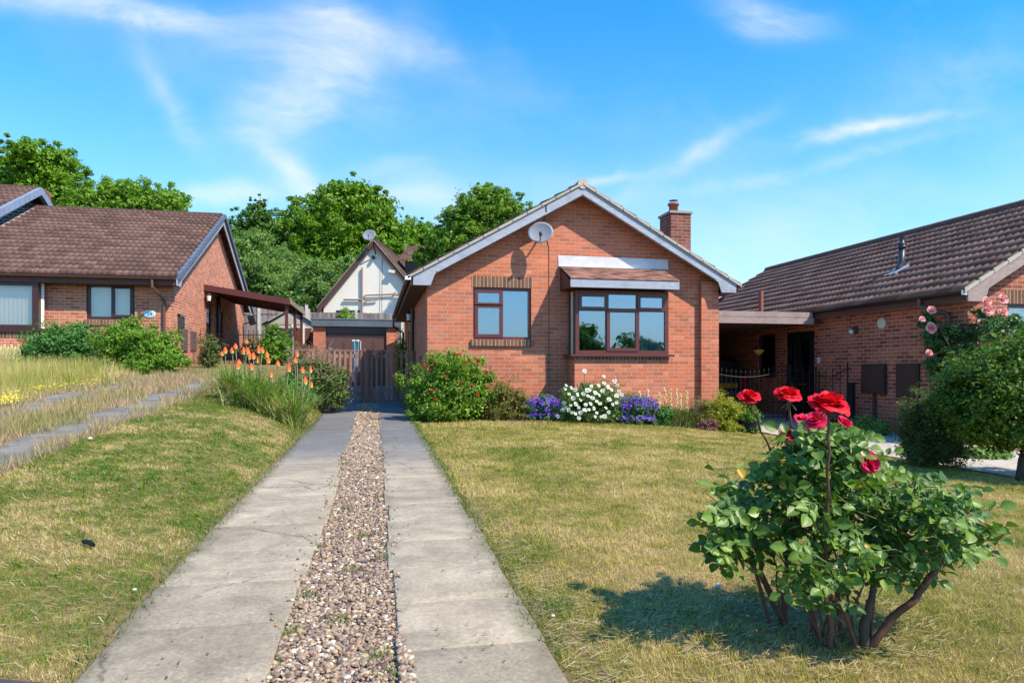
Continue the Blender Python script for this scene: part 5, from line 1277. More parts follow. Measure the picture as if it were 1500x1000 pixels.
for k in range(7):
    e = px(1365+k*16, 455+(k % 3)*22, 11.9); mb.tube([(9.8+k*.05, 9.7, -.1), ((9.8+e.x)/2, 9.6, .9), e], [.016, .012, .005], 5)
mb.build('stems', STEMR, T)
bl_ = [px(u, v, 11.5 if u > 1400 else 12.0) for (u, v) in [(1363, 462), (1352, 475), (1365, 490), (1375, 510), (1368, 530), (1385, 545), (1395, 520), (1400, 560), (1440, 462), (1455, 470), (1440, 485), (1462, 490), (1420, 500), (1415, 520)]]
foliage('foliage', [(p.x, p.y, p.z, .17, .14, .17) for p in bl_], 7500, .045, LF_CL, T, 131, 90, .3, shell=(0, 1))
for i, (u, v) in enumerate([(1363, 455), (1350, 468), (1363, 481), (1444, 442), (1467, 439), (1445, 455), (1436, 473), (1467, 458), (1468, 467), (1470, 479), (1360, 517)]):
    p = px(u, v, 11.25 if u > 1400 else 11.75); rose_bloom(T, p, .088+.012*(i % 3)-.035*(i in (1, 10)), PINK, 300+i, (-.2, -1, .3), 4)
T.location = (9.75, 9.7, zs(9.7, 9.7))

# ---- flower bed under the bay
def points_on(LL, n, rng, zlo=-.2):
    Lb = np.array(LL); k = rng.integers(0, len(Lb), n); D = rng.normal(size=(n, 3)); D /= np.linalg.norm(D, axis=1, keepdims=True)
    D[:, 2] = np.where(D[:, 2] < zlo, -D[:, 2], D[:, 2]); D[:, 1] = np.where(D[:, 1] > .3, -D[:, 1], D[:, 1])
    return Lb[k, :3]+D*Lb[k, 3:6]*rng.uniform(.85, 1.08, (n, 1)), D
PURP = leaf_mat('petal_purple', (.10, .035, .42), (.24, .12, .66), .6, .25)
def purple(u, v0, v1, w, label, seed, n=900):
    T, LL = bush('purple_geranium', u, v0+3, v1, 12.75 if u < 850 else 13.1, w, 7500, .035, LF_BUSHD, label, seed, 'flowering plant', csig=.25, clumps=110, group='purple geraniums in the bed below the bay window')
    rng = np.random.default_rng(seed); P, D = points_on(LL, n, rng); P, D = P, D+np.array([0, -.4, .5])
    V, F = leaves(np.repeat(P, 3, 0)+rng.normal(0, .007, (3*n, 3)), np.repeat(D, 3, 0)+rng.normal(0, .35, (3*n, 3)), .030, rng, .95)
    npmesh('flowers', V, F, PURP, T, tint=np.repeat(rng.random(3*n), 4))
purple(796, 576, 613, 62, 'purple geranium clump left of the white roses', 131)
purple(930, 575, 621, 80, 'purple geranium clump right of the white roses', 132)
T, LL = bush('white_rose_bush', 862, 558, 617, 12.85, 112, 11000, .035, leaf_mat('leaf_rose_bed', (.05, .12, .025), (.16, .26, .06), .45, .35), 'rose bush covered in white flowers below the bay window', 133, 'rose bush', clumps=100, csig=.22)
WPET = leaf_mat('petal_white', (.80, .80, .74), (.90, .90, .86), .6, .2)
for i, (u, v) in enumerate([(829, 565), (827, 569), (843, 571), (836, 594), (828, 597), (832, 600), (838, 604), (826, 590), (843, 592), (848, 597), (842, 606), (855, 577), (861, 580), (863, 571), (872, 576), (877, 579), (858, 593), (864, 592), (862, 600), (869, 598), (856, 601), (884, 550+2), (885, 562), (900, 559), (905, 564), (907, 573), (911, 579), (887, 598), (892, 604), (886, 610), (881, 611), (817, 610), (856, 544), (866, 566), (876, 565), (883, 573), (903, 590), (833, 578), (840, 583), (850, 586), (845, 578), (868, 583), (874, 588), (879, 592), (892, 585), (897, 592), (895, 571), (851, 604), (874, 605), (824, 601), (860, 572), (836, 568), (890, 567), (903, 580), (871, 610), (848, 612)]):
    p = px(u, v, 12.75-.55*math.sqrt(max(.02, 1-((u-862)/50)**2))); rose_bloom(T, p, .036+.008*(i % 3), WPET, 400+i, (rg.uniform(-.9, .7), -1, rg.uniform(0, 1)), 3, flat=.55)
mb = MB()
for (u, v) in ((884, 553), (856, 546), (885, 562), (900, 560)):
    a = px(u, 590, 12.5); b = px(u, v, 12.45); mb.tube([a, b], .005, 4)
mb.build('flower_stems', STEMG, T)
# ---- blades helper
def blades(P, H, wid, rng, lean=.35, seg=2, face=None, bend=.5):
    """curved tapering blades at points P, heights H; seg 1 -> triangles"""
    n = len(P); a = rng.uniform(0, 2*math.pi, n); dx = np.stack([np.cos(a), np.sin(a), np.zeros(n)], 1)
    b = a+math.pi/2+rng.normal(0, .5, n); w = np.stack([np.cos(b), np.sin(b), np.zeros(n)], 1)*(np.asarray(wid).reshape(-1, 1) if np.ndim(wid) else wid)
    L = (lean*rng.uniform(.1, 1, n))[:, None]; H = np.asarray(H).reshape(-1, 1); up = np.array([0, 0, 1.])
    if seg == 1:
        V = np.stack([P-w*.5, P+w*.5, P+up*H+dx*L*H], 1).reshape(-1, 3); return V, np.arange(3*n).reshape(n, 3), 3
    M = P+up*H*.55+dx*L*H*.35; M2 = P+up*H*.88+dx*L*H*.8; Tp = P+up*H*(1-.25*bend*L)+dx*L*H*1.5
    V = np.stack([P-w*.5, P+w*.5, M-w*.42, M+w*.42, M2-w*.28, M2+w*.28, Tp-w*.04, Tp+w*.04], 1).reshape(-1, 3)
    i = np.arange(n)[:, None]*8
    F = np.concatenate([i+np.array([0, 1, 3, 2]), i+np.array([2, 3, 5, 4]), i+np.array([4, 5, 7, 6])], 0)
    return V, F, 8
# spiky bed plants (pale yellow spikes)
T = thing('spiky_perennial', px(1000, 622, 13.2), 'grassy perennial with pale yellow flower spikes at the right of the bed', 'flowering plant')
rng = np.random.default_rng(9); n = 1900
c = px(1003, 622, 13.2); P = np.stack([c.x+rng.normal(0, .22, n), c.y+rng.normal(0, .16, n), np.zeros(n)], 1); P[:, 2] = zt(P[:, 0], P[:, 1])
V, F, k = blades(P, rng.uniform(.12, .42, n), .012, rng, 1.0)
npmesh('leaves', V, F, leaf_mat('leaf_strap_olive', (.10, .15, .035), (.30, .30, .10), .6, .3), T, tint=np.repeat(rng.random(n), k))
YSP = leaf_mat('petal_pale_yellow', (.78, .72, .40), (.90, .86, .58), .6, .25)
for (u, v0, v1) in [(949, 570, 590), (930+19, 585, 600), (966, 575, 600), (974, 568, 595), (982, 570, 600), (991, 569, 596), (997, 577, 600), (1006, 573, 603), (937, 573, 590)]:
    f = MB(); a = px(u, v0, 12.95); b = px(u, v1, 12.95)
    f2 = MB(); f2.tube([(b.x, b.y, c.z), a], [.006, .003], 5)
    for j in range(22):
        t = j/22; p = a.lerp(b, t); q = rg.uniform(0, 6.28); r_ = .012+.016*t
        f.ell(p+Vector((math.cos(q)*r_, math.sin(q)*r_, 0)), (.018, .018, .012), 5, 3)
    f.build('flower_spike', YSP, T); f2.build('stem', STEMG, T)
bush('golden_shrub', 1058, 577, 634, 13.0, 80, 8500, .04, leaf_mat('leaf_golden', (.20, .24, .02), (.46, .46, .05), .5, .4), 'lime yellow feathery shrub at the right end of the flower bed', 134, clumps=80, csig=.24, aspect=.4)
bush('heather_clump', 1037, 612, 632, 12.75, 34, 1500, .03, leaf_mat('leaf_pink_heather', (.16, .10, .08), (.42, .18, .20), .6, .3), 'small dusky pink heather at the edge of the lawn', 135)
bush('leafy_border_plant', 768, 580, 610, 12.9, 44, 3000, .04, LF_DARK, 'dark leafy border plant between the wispy shrub and the left purple flowers', 138)
bush('leafy_border_plant', 968, 592, 622, 13.0, 46, 3000, .035, LF_BUSHD, 'low green border plant between the right purple flowers and the pale spikes', 139)
bush('bronze_grass_clump', 1028, 578, 628, 13.15, 60, 5000, .04, leaf_mat('leaf_tan', (.20, .15, .07), (.38, .32, .16), .6, .3), 'tan wispy clump between the pale spikes and the lime yellow shrub', 136, aspect=.25)
T = thing('plant_pot', px(1098, 632, 12.9), 'black plastic plant pot at the right end of the flower bed', 'plant pot')
pp = px(1096, 636, 12.9); MB().lathe([(.14, 0), (.17, .20), (.185, .20), (.185, .24), (.165, .24), (.16, .21), (.001, .20)], (pp.x, pp.y, zs(pp.x, pp.y)), 18).build('shell', BLACK, T)
bush('pot_plant', 1098, 595, 628, 12.9, 34, 1500, .045, LF_BUSH, 'leafy green plant growing in the black pot', 137)

# ---- red hot pokers
T = thing('red_hot_poker_clump', px(405, 606, 10.8), 'large clump of strappy leaves with orange red hot poker flowers left of the drive', 'flowering plant')
rng = np.random.default_rng(12); n = 3300
t_ = rng.uniform(0, 1, n); P = np.zeros((n, 3))
kk = rng.integers(0, 13, n); tc_ = (np.arange(13)/12)[kk]; P[:, 0] = -2.25+1.1*tc_+rng.normal(0, .075, n); P[:, 1] = 11.7-.9*tc_+.35*np.sin(kk*2.4)+rng.normal(0, .10, n)
P[:, 0] = np.minimum(P[:, 0], -1.1); P[:, 2] = zt(P[:, 0], P[:, 1])-.02
V, F, k = blades(P, rng.uniform(.2, .66, n)*(.75+.35*np.sin(kk*1.7+1)), .013, rng, 1.15)
LF_STR = leaf_mat('leaf_strap_green', (.07, .19, .02), (.34, .44, .09), .5, .35)
npmesh('strap_leaves', V, F, LF_STR, T, tint=np.repeat(rng.random(n), k))
m = 1100; P2 = P[rng.integers(0, n, m)]; V, F, k = blades(P2, rng.uniform(.1, .45, m), .012, rng, 1.3)
npmesh('dead_leaves', V, F, leaf_mat('leaf_straw', (.30, .22, .10), (.52, .42, .22), .8, .2), T, tint=np.repeat(rng.random(m), k))
def poker_mat(t):
    o = OC(t); at = t.node('ShaderNodeAttribute', attribute_name='tint').outputs['Fac']
    col = t.ramp(at, [(.12, (.85, .68, .24)), (.40, (.88, .42, .09)), (.60, (.85, .15, .04)), (1, (.72, .09, .04))])
    bsdf(t, col, .6, .3)
POK = mat('poker_flower', poker_mat)
for i, (u, v, d) in enumerate([(325, 518, 11.2), (330, 513, 11.3), (340, 513, 11.3), (345, 507, 11.3), (361, 500, 11.6), (357, 514, 11.2), (363, 514, 11.2), (348, 536, 10.7), (350, 530, 10.8), (366, 521, 11.0), (371, 521, 11.0),
        (379, 512, 11.2), (384, 513, 11.1), (391, 519, 11.1), (393, 528, 11), (368, 537, 10.7), (407, 532, 10.7), (397, 548, 10.5), (423, 539, 10.6), (435, 518, 11.2), (432, 528, 11.0), (443, 542, 10.6), (455, 541, 10.7), (447, 557, 10.4), (456, 563, 10.4), (376, 527, 11.3)]):
    c = px(u, v, d); h = rg.uniform(.070, .10)*(1.0 if i % 4 else .75); r0 = .031*(1.0 if i not in (22, 24, 17) else .7)
    V = []; F = []; TT = []; nr = 16
    for j in range(nr):                      # drooping tubular florets in whorls
        t = j/(nr-1); rr_ = r0*(.85+.35*math.sin(math.pi*t*.8))*(1-.55*max(0, t-.55)/.45); nk = 11
        for q in range(nk):
            a = 2*math.pi*(q+.5*(j % 2))/nk; z = c.z-h*.45+h*t
            ca_, sa_ = math.cos(a), math.sin(a); b = len(V); wv = .008
            V += [(c.x+ca_*rr_*.3-sa_*wv, c.y+sa_*rr_*.3+ca_*wv, z+.012), (c.x+ca_*rr_*.3+sa_*wv, c.y+sa_*rr_*.3-ca_*wv, z+.012),
                  (c.x+ca_*rr_*1.05+sa_*wv*.8, c.y+sa_*rr_*1.05-ca_*wv*.8, z-.014), (c.x+ca_*rr_*1.05-sa_*wv*.8, c.y+sa_*rr_*1.05+ca_*wv*.8, z-.014)]
            F.append((b, b+1, b+2, b+3)); TT += [t]*4
    for j in range(8):
        for q in range(10):
            a0 = 2*math.pi*q/10; V.append((c.x+r0*.75*math.sin(math.pi*(.1+.82*j/7))*math.cos(a0), c.y+r0*.75*math.sin(math.pi*(.1+.82*j/7))*math.sin(a0), c.z-h*.45+h*1.05*j/7)); TT.append(j/7)
    b = len(V)-80
    for j in range(7):
        for q in range(10): F.append((b+j*10+q, b+j*10+(q+1) % 10, b+j*10+10+(q+1) % 10, b+j*10+10+q))
    fo = npmesh('poker_flower', V, F, POK, T, tint=TT)
    g = Vector((min(c.x+rg.uniform(-.12, .06), -1.1), c.y+rg.uniform(-.1, .25), 0)); g.z = zs(g.x, g.y)
    MB().tube([g, g.lerp(c, .5)+Vector((.02, 0, 0)), c-Vector((0, 0, h*.3))], [.009, .008, .007], 6).build('flower_stalk', plain('poker_stalk', (.27, .24, .14), .7, .2), T)
bush('broadleaf_weed', 432, 548, 590, 12.2, 62, 3500, .05, LF_BUSHD, 'fresh green leafy plant behind the red hot pokers', 140, csig=.3)

# ------------------------------------------------------------------ grass
def grass_mat(name, c1, c2, c3, sc=.9, thr=(.40, .60)):
    def f(t):
        at = t.node('ShaderNodeAttribute', attribute_name='tint').outputs['Fac']
        o = OC(t); n = t.noise(o, sc, 4, .6); n2 = t.noise(t.mapping(o, (1, 1, 0)), sc*3.7, 4, .6)
        n9 = t.noise(o, sc*13, 3, .6)
        f1 = t.ramp(t.math('ADD', t.math('ADD', t.math('MULTIPLY', n, .50), t.math('MULTIPLY', n2, .30)), t.math('MULTIPLY', n9, .20)), [(thr[0], 0.0), (thr[1], 1.0)])
        k = t.math('ADD', t.math('MULTIPLY', f1, .86), t.math('MULTIPLY', t.math('SUBTRACT', at, .42), .55), clamp=True)
        col = t.ramp(k, [(0, c1), (.5, c2), (1, c3)])
        b = t.node('ShaderNodeBsdfPrincipled'); t.l.new(col, b.inputs['Base Color']); b.inputs['Roughness'].default_value = .7; b.inputs['Specular IOR Level'].default_value = .15
        tr = t.node('ShaderNodeBsdfTranslucent'); t.l.new(col, tr.inputs['Color']); mx = t.node('ShaderNodeMixShader'); mx.inputs[0].default_value = .3
        t.l.new(b.outputs[0], mx.inputs[1]); t.l.new(tr.outputs[0], mx.inputs[2]); t.l.new(mx.outputs[0], t.out.inputs[0])
    return mat(name, f)
G_L = grass_mat('mown_grass_left', (.075, .20, .012), (.28, .31, .05), (.74, .57, .28), 1.5, (.455, .565))
G_R = grass_mat('mown_grass_right', (.16, .24, .025), (.46, .40, .09), (.80, .60, .28), 1.0, (.41, .57))
G_LONG = grass_mat('long_meadow_grass', (.20, .29, .04), (.46, .43, .11), (.74, .60, .32), .8, (.38, .58))
def scatter(rng, dens, x0, x1, y0, y1, ok):
    n = int(dens*(x1-x0)*(y1-y0)); x = rng.uniform(x0, x1, n); y = rng.uniform(y0, y1, n)
    f = x*ca-y*sa; dep = x*sa+y*ca; r = f/dep
    vis = (dep > 1.5) & (np.abs(r) < .86)
    k = vis & ok(x, y); return x[k], y[k]
def wob(y, s=0): return .03*np.sin(y*3.1+s)+.02*np.sin(y*7.7+s*2)
def ok_left(x, y): return (x < -1.05+wob(y)) & (x > -2.84+wob(y, 2)*1.5) & (y > kerbY(x)+.03) & (y < 16)
def ok_right(x, y): return (x > .70+wob(y, 5)+.02*np.sin(y*15)) & (x < 7.36+wob(y, 1)) & (y > kerbY(x)+.03) & (y < 12.1+.1*np.sin(x*2)+.45*(x < 2.2)*0) & ((x-1.75)**2*1.2+(y-2.75)**2*2.2 > .05)
def lawn(name, m, ok, x0, x1, bands, seed, label_h):
    rng = np.random.default_rng(seed); VV = []; TT = []; HH = []
    for (y0, y1, dens, w, h0, h1, lean) in bands:
        x, y = scatter(rng, dens, x0, x1, y0, y1, ok); n = len(x); z = zt(x, y)-.004
        V, F, k = blades(np.stack([x, y, z], 1), rng.uniform(h0, h1, n)*(.7+.5*rng.random(n)), w*rng.uniform(.6, 1.3, n), rng, lean, 1)
        VV.append(V); TT.append(np.repeat(rng.random(n), 3))
    x, y = scatter(rng, 42, x0, x1, 2, 9, ok); q = 24; n = len(x)*q
    r0 = rng.uniform(.012, .05, len(x)); X = np.repeat(x, q)+rng.normal(0, 1, n)*np.repeat(r0, q); Y = np.repeat(y, q)+rng.normal(0, 1, n)*np.repeat(r0, q); hh = np.repeat(rng.uniform(.02, .055, len(x)), q)
    k_ = ok(X, Y); X, Y, hh = X[k_], Y[k_], hh[k_]; tt_ = np.repeat(rng.random(len(x)), q)[k_]
    V, F, k = blades(np.stack([X, Y, zt(X, Y)-.003], 1), hh*rng.uniform(.5, 1.1, len(X)), .0028+.0007*Y, rng, 1.2, 1); VV.append(V); TT.append(np.repeat(np.clip(tt_*.5-.25+.25*rng.random(len(X)), 0, 1), 3))
    V = np.concatenate(VV); return tag(npmesh(name, V, np.arange(len(V)).reshape(-1, 3), m, tint=np.concatenate(TT)), kind='stuff')
bands = [(1.6, 3.6, 22000, .0026, .010, .030, 1.5), (3.6, 5.5, 14000, .0036, .012, .032, 1.5), (5.5, 8, 7500, .0055, .014, .034, 1.3), (8, 11, 3800, .008, .016, .036, 1.2), (11, 16, 1800, .012, .018, .045, 1.2)]
lawn('left_lawn_grass', G_L, ok_left, -2.95, -.95, bands, 51, 0).name = 'lawn_grass'
lawn('lawn_grass', G_R, ok_right, .66, 7.4, bands, 52, 0)
# straw and clippings lying on the lawns
def straw(name, dens, ok, x0, x1, y0, y1, seed, m):
    rng = np.random.default_rng(seed); x, y = scatter(rng, dens, x0, x1, y0, y1, ok); n = len(x); a = rng.uniform(-.7, .7, n)+math.pi*(rng.random(n) < .5); L = rng.uniform(.015, .065, n); w = rng.uniform(.0012, .0028, n)*(1+y*.12)
    dx, dy = np.cos(a)*L/2, np.sin(a)*L/2; nx2, ny2 = -np.sin(a)*w/2, np.cos(a)*w/2; z = zt(x, y)+rng.uniform(.010, .03, n); dz = rng.normal(0, .006, n)
    V = np.stack([np.stack([x-dx-nx2, y-dy-ny2, z-dz], 1), np.stack([x+dx-nx2, y+dy-ny2, z+dz], 1), np.stack([x+dx+nx2, y+dy+ny2, z+dz], 1), np.stack([x-dx+nx2, y-dy+ny2, z-dz], 1)], 1).reshape(-1, 3)
    return tag(npmesh(name, V, np.arange(4*n).reshape(n, 4), m, tint=np.repeat(rng.random(n), 4)), kind='stuff')
STRAW = leaf_mat('dry_clippings', (.36, .28, .15), (.60, .51, .32), .8, .1)
straw('grass_clippings', 420, ok_left, -2.9, -1, 2, 10, 61, STRAW)
straw('grass_clippings', 240, ok_right, .7, 7.3, 2, 9, 62, STRAW)
straw('grass_clippings', 900, lambda x, y: ((x-1.7)**2+(y-2.7)**2*1.5 < .5) | ((abs(x-.8) < .12) & (y < 5)), .6, 2.6, 2.0, 5, 63, STRAW)
# long unmown grass at the left neighbour's
def ok_long(x, y): return (x < -4.98+wob(y, 3)*2) & (y > 5.5) & (y < 17.3) & ~((x > -11.6) & (y > 17.3))
rng = np.random.default_rng(71); VV = []; TT = []
for (y0, y1, dens, w) in [(5.5, 9, 1500, .006), (9, 13, 1200, .008), (13, 17.3, 900, .010)]:
    x, y = scatter(rng, dens, -14, -4.9, y0, y1, ok_long); n = len(x); z = zt(x, y)-.01
    hh = rng.uniform(.12, .50, n)*np.clip((-4.7-x)*1.2, .3, 1); V, F, k = blades(np.stack([x, y, z], 1), hh, w, rng, .6, 1); VV.append(V); TT.append(np.repeat(rng.random(n), 3))
V = np.concatenate(VV); tag(npmesh('meadow_grass', V, np.arange(len(V)).reshape(-1, 3), G_LONG, tint=np.concatenate(TT)), kind='stuff')
# weeds between the neighbour's strips and along their edges
def ok_mid(x, y): return ((((x > -4.28+.06*np.sin(y*4)) & (x < -3.38+.09*np.sin(y*3+1)+.05*np.sin(y*7.3))) | ((x < -2.78) & (x > -3.02+.10*np.sin(y*5)) & (y > 4)) | ((x < -4.2) & (x > -5.2) & (np.sin(x*11+y*2.1)+np.sin(y*5.3-x*4) > .5)) | ((y > 12.5) & (x < -2.6) & (x > -5.2)) & (np.sin(x*9+y*3) > -.2)) & (y > 2.8) & (y < 17.5))
rng = np.random.default_rng(72); VV = []; TT = []
for (y0, y1, dens, w) in [(2.8, 6, 2600, .005), (6, 10, 1700, .007), (10, 17.5, 900, .011)]:
    x, y = scatter(rng, dens, -5.3, -2.6, y0, y1, ok_mid); n = len(x); z = zt(x, y)-.005
    V, F, k = blades(np.stack([x, y, z], 1), rng.uniform(.03, .17, n), w, rng, .9, 1); VV.append(V); TT.append(np.repeat(np.clip(rng.random(n)+.1, 0, 1), 3))
V = np.concatenate(VV); tag(npmesh('drive_weeds', V, np.arange(len(V)).reshape(-1, 3), grass_mat('dry_drive_weeds', (.20, .26, .05), (.48, .38, .19), (.50, .33, .23), 1.2), tint=np.concatenate(TT)), kind='stuff')
# yellow wild flowers and pale seed heads
rng = np.random.default_rng(73)
YEL = leaf_mat('petal_yellow', (.75, .55, .02), (.88, .70, .05), .6, .2)
CL = [(2, 605, 9.5), (12, 612, 9.4), (22, 607, 9.6), (6, 625, 9.2), (24, 600, 10), (65, 596, 11), (75, 600, 11), (120, 590, 12), (135, 590, 12), (35, 548, 14.5), (45, 545, 14.6), (60, 540, 15), (80, 545, 14.8), (30, 535, 14.8), (120, 510+20, 15.2), (5, 570, 12), (130, 540, 15)]
PP = []
for (u, v, d) in CL:
    for _ in range(11):
        c = px(u+rng.normal(0, 14), v+rng.normal(0, 6), d+rng.normal(0, .4)); c.z = max(c.z, zs(c.x, c.y)+.12); PP.append(tuple(c))
PP = np.array(PP); n = len(PP); D = np.tile([0, -.4, 1.], (n*2, 1))+rng.normal(0, .3, (n*2, 3))
V, F = leaves(np.repeat(PP, 2, 0)+rng.normal(0, .008, (2*n, 3)), D, .030, rng, .9)
tag(npmesh('yellow_wildflowers', V, F, YEL, tint=np.repeat(rng.random(2*n), 4)), kind='stuff')
T = thing('foxtail_perennial', px(10, 545, 15.2), 'cream flower spikes in the long grass at the far left edge', 'flowering plant')
for i in range(7):
    a = px(-4+i*5.2, 505+3*(i % 2), 15.2); b = px(-4+i*5.2, 526, 15.2); f = MB()
    for j in range(40):
        t = j/40; p = a.lerp(b, t); q = j*2.4; r_ = .012+.035*t; f.ell(p+Vector((math.cos(q)*r_, math.sin(q)*r_, 0)), (.018, .018, .014), 5, 3)
    f.build('flower_spike', YSP, T); MB().tube([(a.x, a.y, zs(a.x, a.y)), a], .008, 5).build('stem', STEMG, T)
# iron railings by the left bungalow's side gate
T = thing('iron_railing', (-4.3, 20.8, 1.2), 'thin black iron railing across the side path of the left bungalow', 'railing')
fr = MB(); zr_ = zs(-3.8, 20.8); fr.tube([(-4.9, 20.8, zr_+.85), (-2.7, 20.8, zr_+.85)], .012, 6); fr.tube([(-4.9, 20.8, zr_+.12), (-2.7, 20.8, zr_+.12)], .012, 6); fr.build('frame', BLACK, T)
for i in range(17): x = -4.85+i*.13; MB().tube([(x, 20.8, zr_), (x, 20.8, zr_+1.0)], .009, 5).build('bar', BLACK, T)

# ------------------------------------------------------------------ gravel
def gravel():
    rng = np.random.default_rng(81); base = []
    bm = bmesh.new(); bmesh.ops.create_icosphere(bm, subdivisions=1, radius=1); iv = np.array([v.co[:] for v in bm.verts]); iff = np.array([[v.index for v in f.verts] for f in bm.faces]); bm.free()
    bm = bmesh.new(); bmesh.ops.create_icosphere(bm, subdivisions=2, radius=1); iv2 = np.array([v.co[:] for v in bm.verts]); if2 = np.array([[v.index for v in f.verts] for f in bm.faces]); bm.free()
    P = []
    for (y0, y1, dens, s, hi) in [(2.05, 3.8, 10500, .0080, True), (3.8, 6.5, 8000, .0090, False), (6.5, 11, 4600, .0118, False), (11, 17, 1900, .017, False)]:
        n = int(dens*(y1-y0)*.455); x = rng.uniform(-.362, .116, n); y = rng.uniform(y0, y1, n)
        if hi:
            k = y > kerbY(x)-.25*(x > -.15); x, y = x[k], y[k]; n = len(x)
            x = x+np.where((y < 2.75), rng.normal(0, .02, n), 0)
        P.append((x, y, n, s, hi, 0))
    n = 9000; y = 2.1+rng.random(n)**1.3*6; x = rng.uniform(-.35, .10, n); P.append((x, y, n, .0042, False, .004))
    n = 420; y = rng.uniform(2.0, 2.75, n); x = .09+np.abs(rng.normal(0, .035, n))*(2.9-y)*1.3; P.append((x, y, n, .0078, True, .030)); n = 130; y = rng.uniform(2.3, 9, n); x = np.where(rng.random(n) < .5, .10+np.abs(rng.normal(0, .03, n)), -.35-np.abs(rng.normal(0, .03, n))); P.append((x, y, n, .0075, False, .030))
    VV = []; FF = []; TT = []; off = 0
    for (x, y, n, s, hi, lf) in P:
        v, f = (iv2, if2) if hi else (iv, iff); m = len(v)
        sc = s*np.exp(rng.normal(0, .28, (n, 1)))*rng.uniform(.7, 1.25, (n, 3))*np.array([1, 1, .72])
        A = rng.normal(size=(n, 3, 3)); Q, _ = np.linalg.qr(A); 
        tl = rng.uniform(0, .5, n)
        vv = v[None]*sc[:, None, :]*(1+rng.normal(0, .10 if not hi else .045, (n, m, 1)))
        a = rng.uniform(0, 6.28, n); c_, s_ = np.cos(a), np.sin(a)
        X = vv[..., 0]*c_[:, None]-vv[..., 1]*s_[:, None]; Yv = vv[..., 0]*s_[:, None]+vv[..., 1]*c_[:, None]; Z = vv[..., 2]+X*(tl[:, None]-.25)
        z = zt(np.clip(x, -1, .6), y)-.014+rng.uniform(0, .016, n)*(1 if not lf else .1)+lf
        W_ = np.stack([X+x[:, None], Yv+y[:, None], Z+z[:, None]], -1)
        VV.append(W_.reshape(-1, 3)); FF.append((f[None]+(np.arange(n)*m)[:, None, None]+off).reshape(-1, 3)); off += n*m; TT.append(np.repeat(rng.random(n), m))
    def gm(t):
        at = t.node('ShaderNodeAttribute', attribute_name='tint').outputs['Fac']
        col = t.ramp(at, [(.0, (.07, .045, .045)), (.18, (.21, .14, .105)), (.32, (.34, .245, .17)), (.46, (.15, .13, .125)), (.60, (.43, .32, .21)), (.72, (.26, .175, .14)), (.84, (.38, .25, .13)), (.94, (.50, .42, .31)), (1, (.70, .64, .54))])
        n = t.noise(OC(t), 120, 3); k = t.math('ADD', t.math('MULTIPLY', n, .6), .7)
        bsdf(t, t.mix(1.0, col, t.comb(k, k, k), 'MULTIPLY'), .65, .3)
    tag(npmesh('pebble_gravel', np.concatenate(VV), np.concatenate(FF), mat('pebbles', gm), tint=np.concatenate(TT), smooth=True), kind='stuff')
gravel()
V = []; F = []
yy = np.arange(2.0, 24, .2)
for y in yy:
    for x in (-.345, .10): V.append((x, y, zs(np.clip(x, -.9, .6), y)-.022))
for i in range(len(yy)-1): F.append((2*i, 2*i+1, 2*i+3, 2*i+2))
tag(npmesh('gravel_bed', V, F, plain('gravel_soil', (.20, .14, .10), .95, .4, .1, 40, 0, .6)), kind='structure')
# weeds in the gravel and at slab edges
rng = np.random.default_rng(83); VV = []; TT = []
def tuft(x, y, n, h, r, w=.005):
    P = np.stack([x+rng.normal(0, r, n), y+rng.normal(0, r, n), np.zeros(n)], 1); P[:, 2] = zt(P[:, 0], P[:, 1])+.004
    V, F, k = blades(P, rng.uniform(.3, 1, n)*h, w, rng, 1.3, 1); VV.append(V); TT.append(np.repeat(rng.random(n)*.5, 3))
for (x, y) in [(-.15, 3.0), (.02, 2.62), (-.05, 4.4), (-.2, 5.2), (.05, 5.6), (-.33, 4.2), (-.33, 6.1), (-.12, 3.7), (.07, 3.9), (-.30, 7.4), (.0, 6.9), (-.3, 3.35), (.06, 7.9), (-.22, 8.6), (-.33, 2.9), (-.2, 10), (.0, 11.3), (.08, 2.45)]: tuft(x, y, 60, .03, .03)
for y in np.arange(2.5, 14, .13):
    tuft(-.345+rng.normal(0, .01), y, 7, .03, .02, .004); tuft(.098+rng.normal(0, .01), y, 4, .028, .015, .004)
    tuft(-1.03+rng.normal(0, .012), y, 26, .05, .034, .004+y*.0006); tuft(.675+rng.normal(0, .012), y, 26, .05, .03, .004+y*.0006)
tuft(.82, 2.95, 160, .07, .07); tuft(.6, 4.2, 30, .02, .03)
V = np.concatenate(VV); tag(npmesh('edge_weeds', V, np.arange(len(V)).reshape(-1, 3), leaf_mat('weed_green', (.07, .14, .02), (.30, .32, .10), .6, .3), tint=np.concatenate(TT)), kind='stuff')
# bed soil
V = []; F = []; xx = np.linspace(.72, 7.4, 40); k = 0
for x in xx:
    for y in (12.02+.1*math.sin(x*2), 12.5, 13.0, 13.29): V.append((x, y, zs(x, y)+(.03 if y > 12.2 else .006)))
for i in range(39):
    for j in range(3): q = i*4+j; F.append((q, q+4, q+5, q+1))
tag(npmesh('flower_bed_soil', V, F, plain('bed_soil', (.10, .07, .05), .95, .4, .1, 20, 0, .7)), kind='structure')

